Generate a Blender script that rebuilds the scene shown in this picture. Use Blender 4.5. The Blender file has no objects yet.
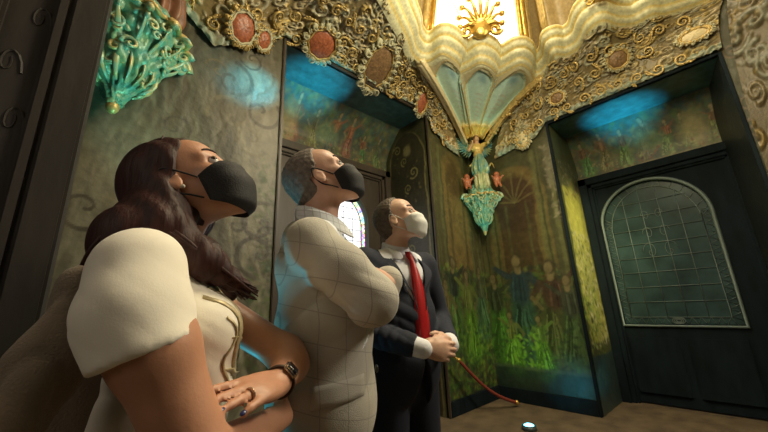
import bpy, bmesh, math, random
import numpy as np
from mathutils import Vector, Matrix, Euler
PI = math.pi
C = bpy.context.scene.collection
scn = bpy.context.scene
random.seed(7)
rng = np.random.default_rng(11)

# ------------------------------------------------------------------ camera
FPX = 330.0
def _n(v): return v / np.linalg.norm(v)
cZ = _n(np.array([-49., 1218., -FPX]))
_vx = 374.; _vy = (49 * _vx - FPX * FPX) / 1218
cX = _n(np.array([_vx, _vy, -FPX])); cY = np.cross(cZ, cX)
RW = np.array([cX, cY, cZ])                       # rows: world axes seen from the camera
CAM = np.array([0., 0., 1.27])
cd = bpy.data.cameras.new('camera'); cam = bpy.data.objects.new('camera', cd); C.objects.link(cam)
cd.sensor_width = 36.0; cd.lens = FPX / 768 * 36.0; cd.clip_start = .02; cd.clip_end = 60
M4 = Matrix([list(RW[0]) + [CAM[0]], list(RW[1]) + [CAM[1]], list(RW[2]) + [CAM[2]], [0, 0, 0, 1]])
cam.matrix_world = M4
scn.camera = cam

# ------------------------------------------------------------------ world, exposure, big lights
w = bpy.data.worlds.new('world'); scn.world = w; w.use_nodes = True
w.node_tree.nodes['Background'].inputs[0].default_value = (.9, .8, .6, 1)
w.node_tree.nodes['Background'].inputs[1].default_value = .02
scn.view_settings.view_transform = 'Standard'; scn.view_settings.look = 'None'
scn.view_settings.gamma = 1; scn.view_settings.use_curve_mapping = False
scn.view_settings.exposure = 0.2

def lamp(name, kind, loc, target, power, col, **kw):
    l = bpy.data.lights.new(name, kind); o = bpy.data.objects.new(name, l); C.objects.link(o)
    l.energy = power; l.color = col
    for k, v in kw.items(): setattr(l, k, v)
    o.location = loc
    d = Vector(target) - Vector(loc); o.rotation_euler = d.to_track_quat('-Z', 'Y').to_euler()
    return o
# daylight coming down from the lantern over the room
lamp('lantern_daylight', 'AREA', (2.15, .55, 6.2), (2.15, .55, 0), 75, (1, .86, .62), shape='DISK', size=1.5)
# added warm point light to brighten relief and walls, out of view, no fixture
lamp('added_upper_fill', 'POINT', (1.9, .35, 3.92), (0, 0, 0), 125, (1, .88, .56), shadow_soft_size=.25)
lamp('added_people_key', 'AREA', (3.3, -.9, 3.5), (.7, .9, 1.35), 60, (1, .88, .68), shape='DISK', size=.6)  # added key light for the people, no fixture
lamp('yellow_pilaster_beam', 'SPOT', (2.9, -.7, 3.6), (4.85, 1.43, 1.9), 420, (1, .9, .45), spot_size=math.radians(36), spot_blend=1., shadow_soft_size=.05)  # added spot that brightens the yellow jamb, no fixture
lamp('warm_corner_beam', 'SPOT', (1.9, .5, 3.6), (4.35, 2.5, 3.0), 75, (1, .85, .45), spot_size=math.radians(50), spot_blend=1., shadow_soft_size=.08)
# daylight from the room behind the photographer's doorway
lamp('doorway_daylight', 'AREA', (-1.3, .3, 2.3), (1.6, 1.2, 1.0), 4, (1, .86, .68), shape='RECTANGLE', size=1.0, size_y=1.2)
CY = (.05, .75, 1.0)
lamp('cyan_wall_beam', 'SPOT', (2.2, .9, 4.0), (.90, 2.67, 3.25), 480, (.08, .8, 1), spot_size=math.radians(12.5), spot_blend=1., shadow_soft_size=.03)
lamp('cyan_back_beam', 'SPOT', (.12, 1.75, .12), (.45, .98, 1.5), 38, CY, spot_size=math.radians(55), spot_blend=.8, shadow_soft_size=.05)
lamp('cyan_left_soffit_beam', 'SPOT', (1.9, 2.55, .12), (1.75, 3.05, 3.9), 1300, (.04, .65, .95), spot_size=math.radians(16), spot_blend=1., shadow_soft_size=.03)
lamp('cyan_right_soffit_beam', 'SPOT', (4.35, .75, .12), (4.88, .70, 3.57), 1300, (.04, .60, .95), spot_size=math.radians(17), spot_blend=1., shadow_soft_size=.03)
lamp('cyan_corner_beam', 'SPOT', (3.62, 1.8, .12), (4.444, 1.75, .3), 7, CY, spot_size=math.radians(50), spot_blend=1., shadow_soft_size=.03)
lamp('cyan_jamb_beam', 'SPOT', (3.75, .75, .1), (4.65, 1.43, .35), 16, CY, spot_size=math.radians(22), spot_blend=1., shadow_soft_size=.03)
lamp('green_corner_beam', 'SPOT', (3.3, 1.7, .15), (4.35, 2.25, .75), 22, (.55, 1, .25), spot_size=math.radians(60), spot_blend=1., shadow_soft_size=.05)
lamp('cyan_corbel_beam', 'SPOT', (1.2, 1.9, .15), (0.1, 2.55, 2.9), 230, (.25, 1, .8), spot_size=math.radians(22), spot_blend=.8, shadow_soft_size=.04)
lamp('cyan_angel_beam', 'SPOT', (3.2, 2.1, .15), (4.22, 2.4, 2.7), 140, (.35, 1, .8), spot_size=math.radians(22), spot_blend=.8, shadow_soft_size=.04)

# ------------------------------------------------------------------ noise + painting helpers
def _hash(ix, iy, s):
    n = (ix * 374761393 + iy * 668265263 + s * 1442695041) & 0xFFFFFFFF
    n = ((n ^ (n >> 13)) * 1274126177) & 0xFFFFFFFF
    return ((n ^ (n >> 16)) & 0xFFFF) / 65535.0
def vnoise(x, y, s=0):
    xi = np.floor(x).astype(np.int64); yi = np.floor(y).astype(np.int64)
    fx = x - xi; fy = y - yi; fx = fx * fx * (3 - 2 * fx); fy = fy * fy * (3 - 2 * fy)
    a = _hash(xi, yi, s); b = _hash(xi + 1, yi, s); c = _hash(xi, yi + 1, s); d = _hash(xi + 1, yi + 1, s)
    return (a * (1 - fx) + b * fx) * (1 - fy) + (c * (1 - fx) + d * fx) * fy
def fbm(x, y, s=0, o=4):
    t = 0; a = .5; n = 0
    for i in range(o):
        t = t + a * vnoise(x, y, s + i * 17); n += a; a *= .5; x = x * 2.03; y = y * 2.03
    return t / n
def sstep(a, b, x):
    t = np.clip((x - a) / (b - a), 0, 1); return t * t * (3 - 2 * t)

class Canvas:
    """colours (and relief height) painted over a rectangle of u, v metres"""
    def __init__(s, u0, u1, v0, v1, step, base, seed=1, amp=.35, wob=.05):
        s.nu = max(2, int(round((u1 - u0) / step)) + 1); s.nv = max(2, int(round((v1 - v0) / step)) + 1)
        s.U, s.V = np.meshgrid(np.linspace(u0, u1, s.nu), np.linspace(v0, v1, s.nv))
        s.Uw = s.U + wob * (fbm(s.U * 5, s.V * 5, seed) - .5) * 2; s.Vw = s.V + wob * (fbm(s.U * 5, s.V * 5, seed + 5) - .5) * 2
        s.c = np.zeros(s.U.shape + (3,)) + np.array(base); s.h = np.zeros(s.U.shape); s.seed = seed
        s.c *= (1 - amp + 2 * amp * fbm(s.U * 2.2, s.V * 2.2, seed + 9))[..., None]
    def mix(s, m, col, a=1.):
        m = np.clip(m * a, 0, 1)[..., None]; s.c = s.c * (1 - m) + np.array(col) * m
    def ell(s, u, v, ru, rv, col, a=1., rot=0, soft=.25, h=0):
        du = s.Uw - u; dv = s.Vw - v; c, q = math.cos(rot), math.sin(rot)
        d = np.sqrt(((du * c + dv * q) / ru) ** 2 + ((-du * q + dv * c) / rv) ** 2)
        m = 1 - sstep(1 - soft, 1 + soft, d); s.mix(m, col, a)
        if h: s.h += h * m
    def seg(s, u0, v0, u1, v1, r0, r1, col, a=1., soft=.3, h=0):
        du, dv = u1 - u0, v1 - v0; L = du * du + dv * dv + 1e-9
        t = np.clip(((s.Uw - u0) * du + (s.Vw - v0) * dv) / L, 0, 1)
        d = np.hypot(s.Uw - u0 - t * du, s.Vw - v0 - t * dv) / (r0 + (r1 - r0) * t)
        m = 1 - sstep(1 - soft, 1 + soft, d); s.mix(m, col, a)
        if h: s.h += h * m
    def rect(s, u0, u1, v0, v1, col, a=1., soft=.015):
        m = sstep(u0 - soft, u0 + soft, s.Uw) * (1 - sstep(u1 - soft, u1 + soft, s.Uw)) * sstep(v0 - soft, v0 + soft, s.Vw) * (1 - sstep(v1 - soft, v1 + soft, s.Vw))
        s.mix(m, col, a)
    def foliage(s, u0, u1, v0, v1, cols, n, r=(.02, .05), a=.8, seed=3, h=0):
        g = np.random.default_rng(seed)
        for i in range(n):
            u = g.uniform(u0, u1); v = g.uniform(v0, v1); q = g.uniform(*r)
            sl = (np.abs(s.U - u) < 4 * r[1]) & (np.abs(s.V - v) < 4 * r[1])
            ii = np.argwhere(sl)
            if len(ii) == 0: continue
            (a0, b0), (a1, b1) = ii.min(0), ii.max(0) + 1
            uu = s.Uw[a0:a1, b0:b1] - u; vv = s.Vw[a0:a1, b0:b1] - v; ro = g.uniform(0, PI); c, k = math.cos(ro), math.sin(ro)
            d = np.sqrt(((uu * c + vv * k) / q) ** 2 + ((-uu * k + vv * c) / (q * g.uniform(.3, .8))) ** 2)
            m = (np.clip(1.3 - d, 0, 1) * a)[..., None]
            s.c[a0:a1, b0:b1] = s.c[a0:a1, b0:b1] * (1 - m) + np.array(cols[g.integers(len(cols))]) * m
            if h: s.h[a0:a1, b0:b1] += h * np.clip(1.2 - d, 0, 1) ** .7
    def spiral(s, u, v, R, col, h=.02, turns=1.6, hand=1, ph=0, thick=.16):
        """a C-scroll seen from the front"""
        t = np.linspace(0, 1, int(26 * turns * (3 if thick < .14 else 1))); an = ph + hand * t * turns * 2 * PI; rr = R * (1 - t) ** .8 + .02 * R
        for a in range(len(t)):
            x = u + rr[a] * math.cos(an[a]); y = v + rr[a] * math.sin(an[a]); th = R * thick * (1.15 - .5 * t[a])
            sl = s._win(x, y, th * 2)
            if sl is None: continue
            d = np.hypot(s.U[sl] - x, s.V[sl] - y) / th; m = np.clip(1.25 - d, 0, 1)
            s.h[sl] = np.maximum(s.h[sl], h * np.sqrt(m)); mm = np.clip(m * 1.5, 0, 1)[..., None]
            s.c[sl] = s.c[sl] * (1 - mm) + np.array(col) * mm
    def _win(s, u, v, r):
        du = s.U[0, 1] - s.U[0, 0]; dv = s.V[1, 0] - s.V[0, 0]
        a0 = int((v - r - s.V[0, 0]) / dv); a1 = int((v + r - s.V[0, 0]) / dv) + 2
        b0 = int((u - r - s.U[0, 0]) / du); b1 = int((u + r - s.U[0, 0]) / du) + 2
        a0, b0 = max(a0, 0), max(b0, 0); a1, b1 = min(a1, s.nv), min(b1, s.nu)
        return None if a0 >= a1 or b0 >= b1 else (slice(a0, a1), slice(b0, b1))
    def figure(s, u, v, h, robe, top, skin=(.18, .14, .07), lean=0., arm=1, seed=0):
        """a painted robed figure standing with feet at u, v"""
        hx = u + lean * h
        s.seg(u, v + .1 * h, hx * .6 + u * .4, v + .5 * h, .17 * h, .1 * h, robe, .9)
        s.seg(u - .07 * h, v + .03 * h, u - .02 * h, v + .45 * h, .03 * h, .02 * h, [c * 1.7 for c in robe], .7)
        s.seg(u + .08 * h, v + .05 * h, u + .03 * h, v + .5 * h, .02 * h, .02 * h, [c * .4 for c in robe], .8)
        s.ell(hx, v + .66 * h, .095 * h, .16 * h, top, .95)
        g = np.random.default_rng(int(abs(u) * 977 + h * 131))
        for _ in range(14):
            a = g.uniform(-.15, .15); f = g.choice([.35, .5, 1.8, 2.4]); s.seg(u + a * h, v + g.uniform(.02, .2) * h, u + a * .4 * h, v + g.uniform(.35, .52) * h, .010 * h, .006 * h, [min(1, c * f) for c in robe], .75)
        for _ in range(6):
            a = g.uniform(-.08, .08); f = g.choice([.4, 1.9]); s.seg(hx + a * h, v + .54 * h, hx + a * .8 * h, v + .74 * h, .009 * h, .006 * h, [min(1, c * f) for c in top], .7)
        s.seg(hx, v + .8 * h, hx, v + .85 * h, .03 * h, .03 * h, skin)
        s.ell(hx, v + .91 * h, .052 * h, .07 * h, [c * .35 for c in skin], .95)
        s.ell(hx + .01 * h, v + .9 * h, .038 * h, .052 * h, skin, 1)
        s.seg(hx + arm * .1 * h, v + .76 * h, hx + arm * .20 * h, v + .62 * h, .035 * h, .028 * h, top, .8)
        s.seg(hx + arm * .20 * h, v + .62 * h, hx + arm * .12 * h, v + .52 * h, .022 * h, .018 * h, skin, .6)
        s.seg(hx - arm * .1 * h, v + .76 * h, hx - arm * .22 * h, v + .86 * h, .028 * h, .02 * h, top, .9)

def surf(name, cv, fn, mt, parent=None, keep=None, relief=0., flip=False, smooth=True):
    """mesh a canvas on fn(U,V)->x,y,z arrays; relief pushes along the normal"""
    X, Y, Z = fn(cv.U, cv.V); P = np.stack([X + 0 * cv.U, Y + 0 * cv.U, Z + 0 * cv.U], -1)
    if relief:
        du = np.gradient(P, axis=1); dv = np.gradient(P, axis=0); N = np.cross(du, dv)
        N /= np.linalg.norm(N, axis=-1, keepdims=True) + 1e-9
        if flip: N = -N
        P = P + N * (cv.h * relief)[..., None]
    nv, nu = cv.nv, cv.nu; idx = np.arange(nv * nu).reshape(nv, nu)
    q = np.stack([idx[:-1, :-1], idx[:-1, 1:], idx[1:, 1:], idx[1:, :-1]], -1)
    if keep is not None:
        uc = (cv.U[:-1, :-1] + cv.U[1:, 1:]) / 2; vc = (cv.V[:-1, :-1] + cv.V[1:, 1:]) / 2
        q = q[keep(uc, vc)]
    q = q.reshape(-1, 4)
    if flip: q = q[:, ::-1]
    return np_mesh(name, P.reshape(-1, 3), q, mt, parent, cv.c.reshape(-1, 3), smooth)

def np_mesh(name, V, F, mt, parent=None, col=None, smooth=True):
    me = bpy.data.meshes.new(name)
    F = np.asarray(F); used = np.unique(F); rm = -np.ones(len(V), int); rm[used] = np.arange(len(used)); V = np.asarray(V)[used]; F = rm[F]
    n = F.shape[1]
    me.vertices.add(len(V)); me.vertices.foreach_set('co', V.astype(np.float32).ravel())
    me.loops.add(F.size); me.loops.foreach_set('vertex_index', F.astype(np.int32).ravel())
    me.polygons.add(len(F)); me.polygons.foreach_set('loop_start', np.arange(0, F.size, n, dtype=np.int32))
    me.update(calc_edges=True)
    if smooth: me.polygons.foreach_set('use_smooth', np.ones(len(F), bool))
    if col is not None:
        at = me.color_attributes.new('paint', 'FLOAT_COLOR', 'POINT'); cc = np.ones((len(V), 4), np.float32); cc[:, :3] = np.clip(col[used], 0, 1)
        at.data.foreach_set('color', cc.ravel())
    me.materials.append(mt); o = bpy.data.objects.new(name, me); C.objects.link(o)
    if parent: o.parent = parent
    return o

# ------------------------------------------------------------------ materials
def mat(name, col=(.5, .5, .5), rough=.6, metal=0., noise=0., nscale=12., bump=0., bscale=40., attr=False, emit=None, es=0., spec=.5, stretch=(1, 1, 1), sub=0., sheen=0., col2=None):
    m = bpy.data.materials.new(name); m.use_nodes = True; nt = m.node_tree; N = nt.nodes; L = nt.links; b = N['Principled BSDF']
    b.inputs['Roughness'].default_value = rough; b.inputs['Metallic'].default_value = metal; b.inputs['Specular IOR Level'].default_value = spec
    if sub: b.inputs['Subsurface Weight'].default_value = sub; b.inputs['Subsurface Radius'].default_value = (.02, .008, .004)
    if sheen: b.inputs['Sheen Weight'].default_value = sheen
    tc = N.new('ShaderNodeTexCoord'); mp = N.new('ShaderNodeMapping'); mp.inputs['Scale'].default_value = stretch; L.new(tc.outputs['Object'], mp.inputs[0])
    src = None
    if attr:
        a = N.new('ShaderNodeAttribute'); a.attribute_name = 'paint'; src = a.outputs['Color']
    if noise or col2:
        nz = N.new('ShaderNodeTexNoise'); nz.inputs['Scale'].default_value = nscale; nz.inputs['Detail'].default_value = 6; L.new(mp.outputs[0], nz.inputs['Vector'])
        if col2:
            r = N.new('ShaderNodeValToRGB'); r.color_ramp.elements[0].position = .35; r.color_ramp.elements[1].position = .65
            r.color_ramp.elements[0].color = (*col, 1); r.color_ramp.elements[1].color = (*col2, 1); L.new(nz.outputs['Fac'], r.inputs[0]); src = r.outputs[0]
        else:
            mr = N.new('ShaderNodeMapRange'); mr.inputs[1].default_value = .25; mr.inputs[2].default_value = .75; mr.inputs[3].default_value = 1 - noise; mr.inputs[4].default_value = 1 + noise; L.new(nz.outputs['Fac'], mr.inputs[0])
            mx = N.new('ShaderNodeMix'); mx.data_type = 'RGBA'; mx.blend_type = 'MULTIPLY'; mx.inputs[0].default_value = 1
            if src: L.new(src, mx.inputs[6])
            else: mx.inputs[6].default_value = (*col, 1)
            cb = N.new('ShaderNodeCombineColor'); [L.new(mr.outputs[0], cb.inputs[i]) for i in range(3)]; L.new(cb.outputs[0], mx.inputs[7]); src = mx.outputs[2]
    if src: L.new(src, b.inputs['Base Color'])
    else: b.inputs['Base Color'].default_value = (*col, 1)
    if bump:
        n2 = N.new('ShaderNodeTexNoise'); n2.inputs['Scale'].default_value = bscale; n2.inputs['Detail'].default_value = 5; L.new(mp.outputs[0], n2.inputs['Vector'])
        bp = N.new('ShaderNodeBump'); bp.inputs['Strength'].default_value = bump; bp.inputs['Distance'].default_value = .01; L.new(n2.outputs['Fac'], bp.inputs['Height']); L.new(bp.outputs[0], b.inputs['Normal'])
    if emit: b.inputs['Emission Color'].default_value = (*emit, 1); b.inputs['Emission Strength'].default_value = es
    return m
m_mural = mat('mural_paint', rough=.45, attr=True, noise=.3, nscale=13, bump=.3, bscale=24, spec=.5)
m_tymp = mat('tympanum_paint', rough=.5, attr=True, noise=.25, nscale=15, bump=.3, bscale=25)
m_relief = mat('painted_stucco', rough=.42, attr=True, noise=.25, nscale=30, bump=.25, bscale=60, spec=.5)
m_fan = mat('fan_paint', rough=.45, attr=True, noise=.12, nscale=25, bump=.15)
m_gold = mat('gilding', (.62, .40, .10), .32, .85, noise=.3, nscale=25, bump=.3)
m_goldpaint = mat('old_gold_paint', (.50, .36, .13), .42, .35, noise=.35, nscale=25, bump=.3)
m_cream = mat('cream_stucco', (.62, .52, .30), .5, 0, noise=.15, nscale=14, bump=.2)
m_pale = mat('pale_green_stucco', (.48, .46, .30), .5, 0, noise=.2, nscale=18, bump=.25)
m_teal = mat('teal_lacquer', (.07, .27, .23), .35, .1, bump=.6, bscale=35, col2=(.26, .36, .19), nscale=14)
m_tealrim = mat('teal_gold_rim', (.20, .44, .37), .35, .15, bump=.3, col2=(.52, .42, .16), nscale=16)
m_red = mat('red_stone', (.36, .11, .05), .4, 0, noise=.5, nscale=40, bump=.4)
m_umber = mat('umber_stone', (.22, .13, .06), .5, 0, noise=.5, nscale=40, bump=.5)
m_white = mat('white_enamel', (.55, .52, .42), .35, 0, noise=.2)
m_soff = mat('soffit_lacquer', (.045, .12, .12), .3, 0, noise=.5, nscale=10, bump=.35, bscale=18, spec=.7)
m_wood = mat('dark_carved_wood', (.020, .015, .012), .6, 0, noise=.4, nscale=8, bump=.4, bscale=12, stretch=(1, 1, .3))
m_woodb = mat('brown_door_wood', (.055, .042, .030), .42, 0, noise=.35, nscale=10, bump=.2, bscale=20, stretch=(1, 1, .25))
m_black = mat('black_door_wood', (.006, .012, .016), .75, 0, noise=.4, nscale=10, bump=.25, bscale=18, stretch=(1, 1, .3), spec=.15)
m_lead = mat('lead_came', (.06, .08, .08), .5, .3)
m_floor = mat('floor_carpet', (.085, .06, .035), .7, 0, bump=.4, bscale=60, col2=(.16, .115, .065), nscale=5)
m_dark = mat('dark_plaster', (.05, .045, .04), .8)  # plaster with a plain dark base colour

# ------------------------------------------------------------------ generic mesh helpers
def obj(name, bm, mt, parent=None, smooth=True):
    me = bpy.data.meshes.new(name); bm.to_mesh(me); bm.free()
    if smooth:
        for p in me.polygons: p.use_smooth = True
    for m in (mt if isinstance(mt, (list, tuple)) else [mt]): me.materials.append(m)
    o = bpy.data.objects.new(name, me); C.objects.link(o)
    if parent: o.parent = parent
    return o
def tag(o, label=None, cat=None, group=None, kind=None):
    if label: o['label'] = label
    if cat: o['category'] = cat
    if group: o['group'] = group
    if kind: o['kind'] = kind
    return o
def struct(o): o['kind'] = 'structure'; return o
def thing(name, label, cat, loc=(0, 0, 0), rz=0, group=None):
    o = bpy.data.objects.new(name, None); C.objects.link(o); o.location = loc; o.rotation_euler = (0, 0, rz)
    o.empty_display_size = .1
    return tag(o, label, cat, group)
def copy_tree(o, parent=None):
    c = o.copy(); C.objects.link(c); c.parent = parent
    for ch in list(o.children): copy_tree(ch, c)
    return c
def box(bm, x0, x1, y0, y1, z0, z1, bev=0):
    r = bmesh.ops.create_cube(bm, size=1); vs = r['verts']
    for v in vs: v.co = Vector(((x0 + x1) / 2 + v.co.x * (x1 - x0), (y0 + y1) / 2 + v.co.y * (y1 - y0), (z0 + z1) / 2 + v.co.z * (z1 - z0)))
    if bev:
        es = list({e for v in vs for e in v.link_edges}); bmesh.ops.bevel(bm, geom=es, offset=bev, segments=2, affect='EDGES')
def tube(bm, pts, r, seg=8, closed=False, caps=True, flat=1.):
    pts = [Vector(p) for p in pts]; n = len(pts); rr = r if hasattr(r, '__len__') else [r] * n; rings = []; prev = None
    for i in range(n):
        a = pts[(i - 1) % n] if closed or i > 0 else pts[i]; b = pts[(i + 1) % n] if closed or i < n - 1 else pts[i]
        t = (b - a).normalized()
        if prev is None: u = t.orthogonal().normalized()
        else: u = (prev - t * prev.dot(t)); u = u.normalized() if u.length > 1e-6 else t.orthogonal().normalized()
        prev = u; v = t.cross(u)
        rings.append([bm.verts.new(pts[i] + (u * math.cos(k * 2 * PI / seg) + v * flat * math.sin(k * 2 * PI / seg)) * rr[i]) for k in range(seg)])
    for i in range(n if closed else n - 1):
        A, B = rings[i], rings[(i + 1) % n]
        for k in range(seg): bm.faces.new((A[k], A[(k + 1) % seg], B[(k + 1) % seg], B[k]))
    if caps and not closed:
        bm.faces.new(rings[0][::-1]); bm.faces.new(rings[-1])
def ball(bm, c, r, sc=(1, 1, 1), u=12, v=8, rot=None):
    q = bmesh.ops.create_uvsphere(bm, u_segments=u, v_segments=v, radius=r)
    for x in q['verts']:
        p = Vector((x.co.x * sc[0], x.co.y * sc[1], x.co.z * sc[2]))
        if rot is not None: p = rot @ p
        x.co = p + Vector(c)
def catmull(P, n, closed=False):
    P = np.array(P, float); m = len(P); out = []
    segs = m if closed else m - 1
    for i in range(segs):
        g = lambda k: P[k % m] if closed else P[min(max(k, 0), m - 1)]
        a, b, c, d = g(i - 1), g(i), g(i + 1), g(i + 2)
        for t in np.arange(n) / n:
            out.append(.5 * ((2 * b) + (-a + c) * t + (2 * a - 5 * b + 4 * c - d) * t * t + (-a + 3 * b - 3 * c + d) * t ** 3))
    if not closed: out.append(P[-1])
    return np.array(out)

# ------------------------------------------------------------------ signed-distance sculpting
class Sculpt:
    def __init__(s): s.p = []
    def _add(s, f, lo, hi, k, op): s.p.append((f, np.array(lo, float), np.array(hi, float), k, op)); return s
    def cone(s, a, b, ra, rb, k=.02, op='+', sq=1.):
        a = np.array(a, float); b = np.array(b, float); ab = b - a; L = ab @ ab + 1e-12
        def f(X, Y, Z):
            x, y, z = X - a[0], Y - a[1], Z - a[2]
            t = np.clip((x * ab[0] + y * ab[1] + z * ab[2]) / L, 0, 1)
            return np.sqrt((x - t * ab[0]) ** 2 + (y - t * ab[1]) ** 2 + (z - t * ab[2]) ** 2) - (ra + (rb - ra) * t)
        r = max(ra, rb); return s._add(f, np.minimum(a, b) - r, np.maximum(a, b) + r, k, op)
    def chain(s, pts, rs, k=.02):
        for i in range(len(pts) - 1): s.cone(pts[i], pts[i + 1], rs[i], rs[i + 1], k)
        return s
    def ell(s, c, r, k=.02, op='+', R=None):
        c = np.array(c, float); r = np.array(r, float); Rm = np.eye(3) if R is None else np.array(R)
        def f(X, Y, Z):
            x, y, z = X - c[0], Y - c[1], Z - c[2]
            a = (Rm[0, 0] * x + Rm[1, 0] * y + Rm[2, 0] * z) / r[0]; b = (Rm[0, 1] * x + Rm[1, 1] * y + Rm[2, 1] * z) / r[1]; d = (Rm[0, 2] * x + Rm[1, 2] * y + Rm[2, 2] * z) / r[2]
            k0 = np.sqrt(a * a + b * b + d * d); k1 = np.sqrt((a / r[0]) ** 2 + (b / r[1]) ** 2 + (d / r[2]) ** 2) + 1e-9
            return k0 * (k0 - 1) / k1
        e = r.max() if R is not None else r
        return s._add(f, c - e, c + e, k, op)
    def func(s, f, lo, hi, k=.005, op='+'): return s._add(f, lo, hi, k, op)
    def mesh(s, h, post=None):
        lo = np.min([p[1] for p in s.p if p[4] == '+'], 0) - 4 * h; hi = np.max([p[2] for p in s.p if p[4] == '+'], 0) + 4 * h
        n = np.ceil((hi - lo) / h).astype(int) + 1
        ax = [lo[i] + h * np.arange(n[i]) for i in range(3)]; F = np.full(n, .5)
        for f, a, b, k, op in s.p:
            m = k + 3 * h; i0 = np.maximum(np.floor((a - m - lo) / h).astype(int), 0); i1 = np.minimum(np.ceil((b + m - lo) / h).astype(int) + 1, n)
            if (i1 <= i0).any(): continue
            sl = tuple(slice(i0[i], i1[i]) for i in range(3))
            X = ax[0][sl[0]][:, None, None]; Y = ax[1][sl[1]][None, :, None]; Z = ax[2][sl[2]][None, None, :]
            d = f(X, Y, Z); S = F[sl]
            if op == '+': hh = np.clip(k - np.abs(S - d), 0, None) / max(k, 1e-6); F[sl] = np.minimum(S, d) - hh * hh * k / 4
            elif op == '-': d = -d; hh = np.clip(k - np.abs(S - d), 0, None) / max(k, 1e-6); F[sl] = np.maximum(S, d) + hh * hh * k / 4
        if post is not None:
            F = post(F, ax[0][:, None, None], ax[1][None, :, None], ax[2][None, None, :])
        return nets(F, lo, h)
def nets(F, lo, h):
    I = F < 0; nx, ny, nz = F.shape
    cs = [(i, j, k) for i in (0, 1) for j in (0, 1) for k in (0, 1)]
    sh = lambda A, c: A[c[0]:nx - 1 + c[0], c[1]:ny - 1 + c[1], c[2]:nz - 1 + c[2]]
    cnt = sum(sh(I, c).astype(np.int8) for c in cs); act = (cnt > 0) & (cnt < 8)
    ids = np.argwhere(act); vid = -np.ones(act.shape, np.int64); vid[act] = np.arange(len(ids))
    acc = np.zeros((len(ids), 3)); w = np.zeros(len(ids))
    for a in cs:
        for d in range(3):
            if a[d]: continue
            b = list(a); b[d] = 1
            fa = F[ids[:, 0] + a[0], ids[:, 1] + a[1], ids[:, 2] + a[2]]; fb = F[ids[:, 0] + b[0], ids[:, 1] + b[1], ids[:, 2] + b[2]]
            m = (fa < 0) != (fb < 0); t = np.where(m, fa / np.where(m, fa - fb, 1), 0)
            p = np.array(a, float)[None] + 0 * acc; p[:, d] = t; acc += p * m[:, None]; w += m
    V = lo + h * (ids + acc / w[:, None]); Q = []
    for d in range(3):
        e, g = [(1, 2), (2, 0), (0, 1)][d]
        a = [slice(1, -1)] * 3; a[d] = slice(0, -1); b = [slice(1, -1)] * 3; b[d] = slice(1, None)
        A = I[tuple(a)]; B = I[tuple(b)]
        for s_, m in ((0, A & ~B), (1, B & ~A)):
            p = np.argwhere(m); p[:, e] += 1; p[:, g] += 1
            o = []
            for de, dg in ((-1, -1), (0, -1), (0, 0), (-1, 0)):
                q = p.copy(); q[:, e] += de; q[:, g] += dg; o.append(vid[q[:, 0], q[:, 1], q[:, 2]])
            q = np.stack(o, -1)
            if s_: q = q[:, ::-1]
            Q.append(q)
    Q = np.concatenate(Q); Q = Q[(Q >= 0).all(1)]
    return V, Q
def laplace(V, Q, it=2, lam=.5):
    e = np.concatenate([Q[:, [0, 1]], Q[:, [1, 2]], Q[:, [2, 3]], Q[:, [3, 0]]])
    for _ in range(it):
        S = np.zeros_like(V); n = np.zeros(len(V)); np.add.at(S, e[:, 0], V[e[:, 1]]); np.add.at(n, e[:, 0], 1); np.add.at(S, e[:, 1], V[e[:, 0]]); np.add.at(n, e[:, 1], 1)
        V = V + lam * (S / n[:, None] - V)
    return V
def normals(V, Q):
    n = np.cross(V[Q[:, 2]] - V[Q[:, 0]], V[Q[:, 3]] - V[Q[:, 1]]); N = np.zeros_like(V)
    for i in range(4): np.add.at(N, Q[:, i], n)
    return N / (np.linalg.norm(N, axis=1, keepdims=True) + 1e-12)
def sculpt_obj(name, S, h, mt, parent, it=2, disp=None, post=None, colf=None):
    V, Q = S.mesh(h, post); V = laplace(V, Q, it)
    if disp is not None: V = V + normals(V, Q) * disp(V)[:, None]
    return np_mesh(name, V, Q, mt, parent, None if colf is None else colf(V))
# ================================================================== THE ROOM
XW, YW, XB, YB = 4.444, 2.669, -.12, -1.52        # wall faces: right, left, back (photographer's side), front
D = .85                                            # how deep the doorways are cut
LX0, LX1, LZ = 1.2, 3.34, 3.9                      # left doorway
RY0, RY1, RZ = -.25, 1.43, 3.57                    # right doorway
BY0, BY1, BZ = -.7, 1.43, 3.5                      # the doorway the photograph is taken from
GREEN = [.05, .075, .02]

# ---- floor
bm = bmesh.new(); box(bm, -1.7, 5.6, -1.9, 3.8, -.12, 0); struct(obj('floor', bm, m_floor, smooth=False))

# ---- left wall mural: olive leather with painted architecture towards the corner
cv = Canvas(XB, XW, 0, 4.5, .010, (.105, .095, .055), 21, .6, .03)
for i in range(90):                                # broad worn patches and scratches of the old painting
    u = rng.uniform(XB, 1.3); v = rng.uniform(.2, 3.8); g = rng.uniform(.3, 2.4)
    cv.ell(u, v, rng.uniform(.05, .22), rng.uniform(.08, .4), [.085 * g, .08 * g, .052 * g], .6, rng.uniform(-.4, .4), .6)
for i in range(30):
    u = rng.uniform(XB, 1.15); v = rng.uniform(.6, 3.6); cv.spiral(u, v, rng.uniform(.06, .16), [.14, .125, .075], .0006, 1.3, rng.choice([-1, 1]), rng.uniform(0, 6), .1)
cv.ell(.15, 3.2, .45, .6, (.07, .035, .02), .5, 0, .6)

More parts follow.
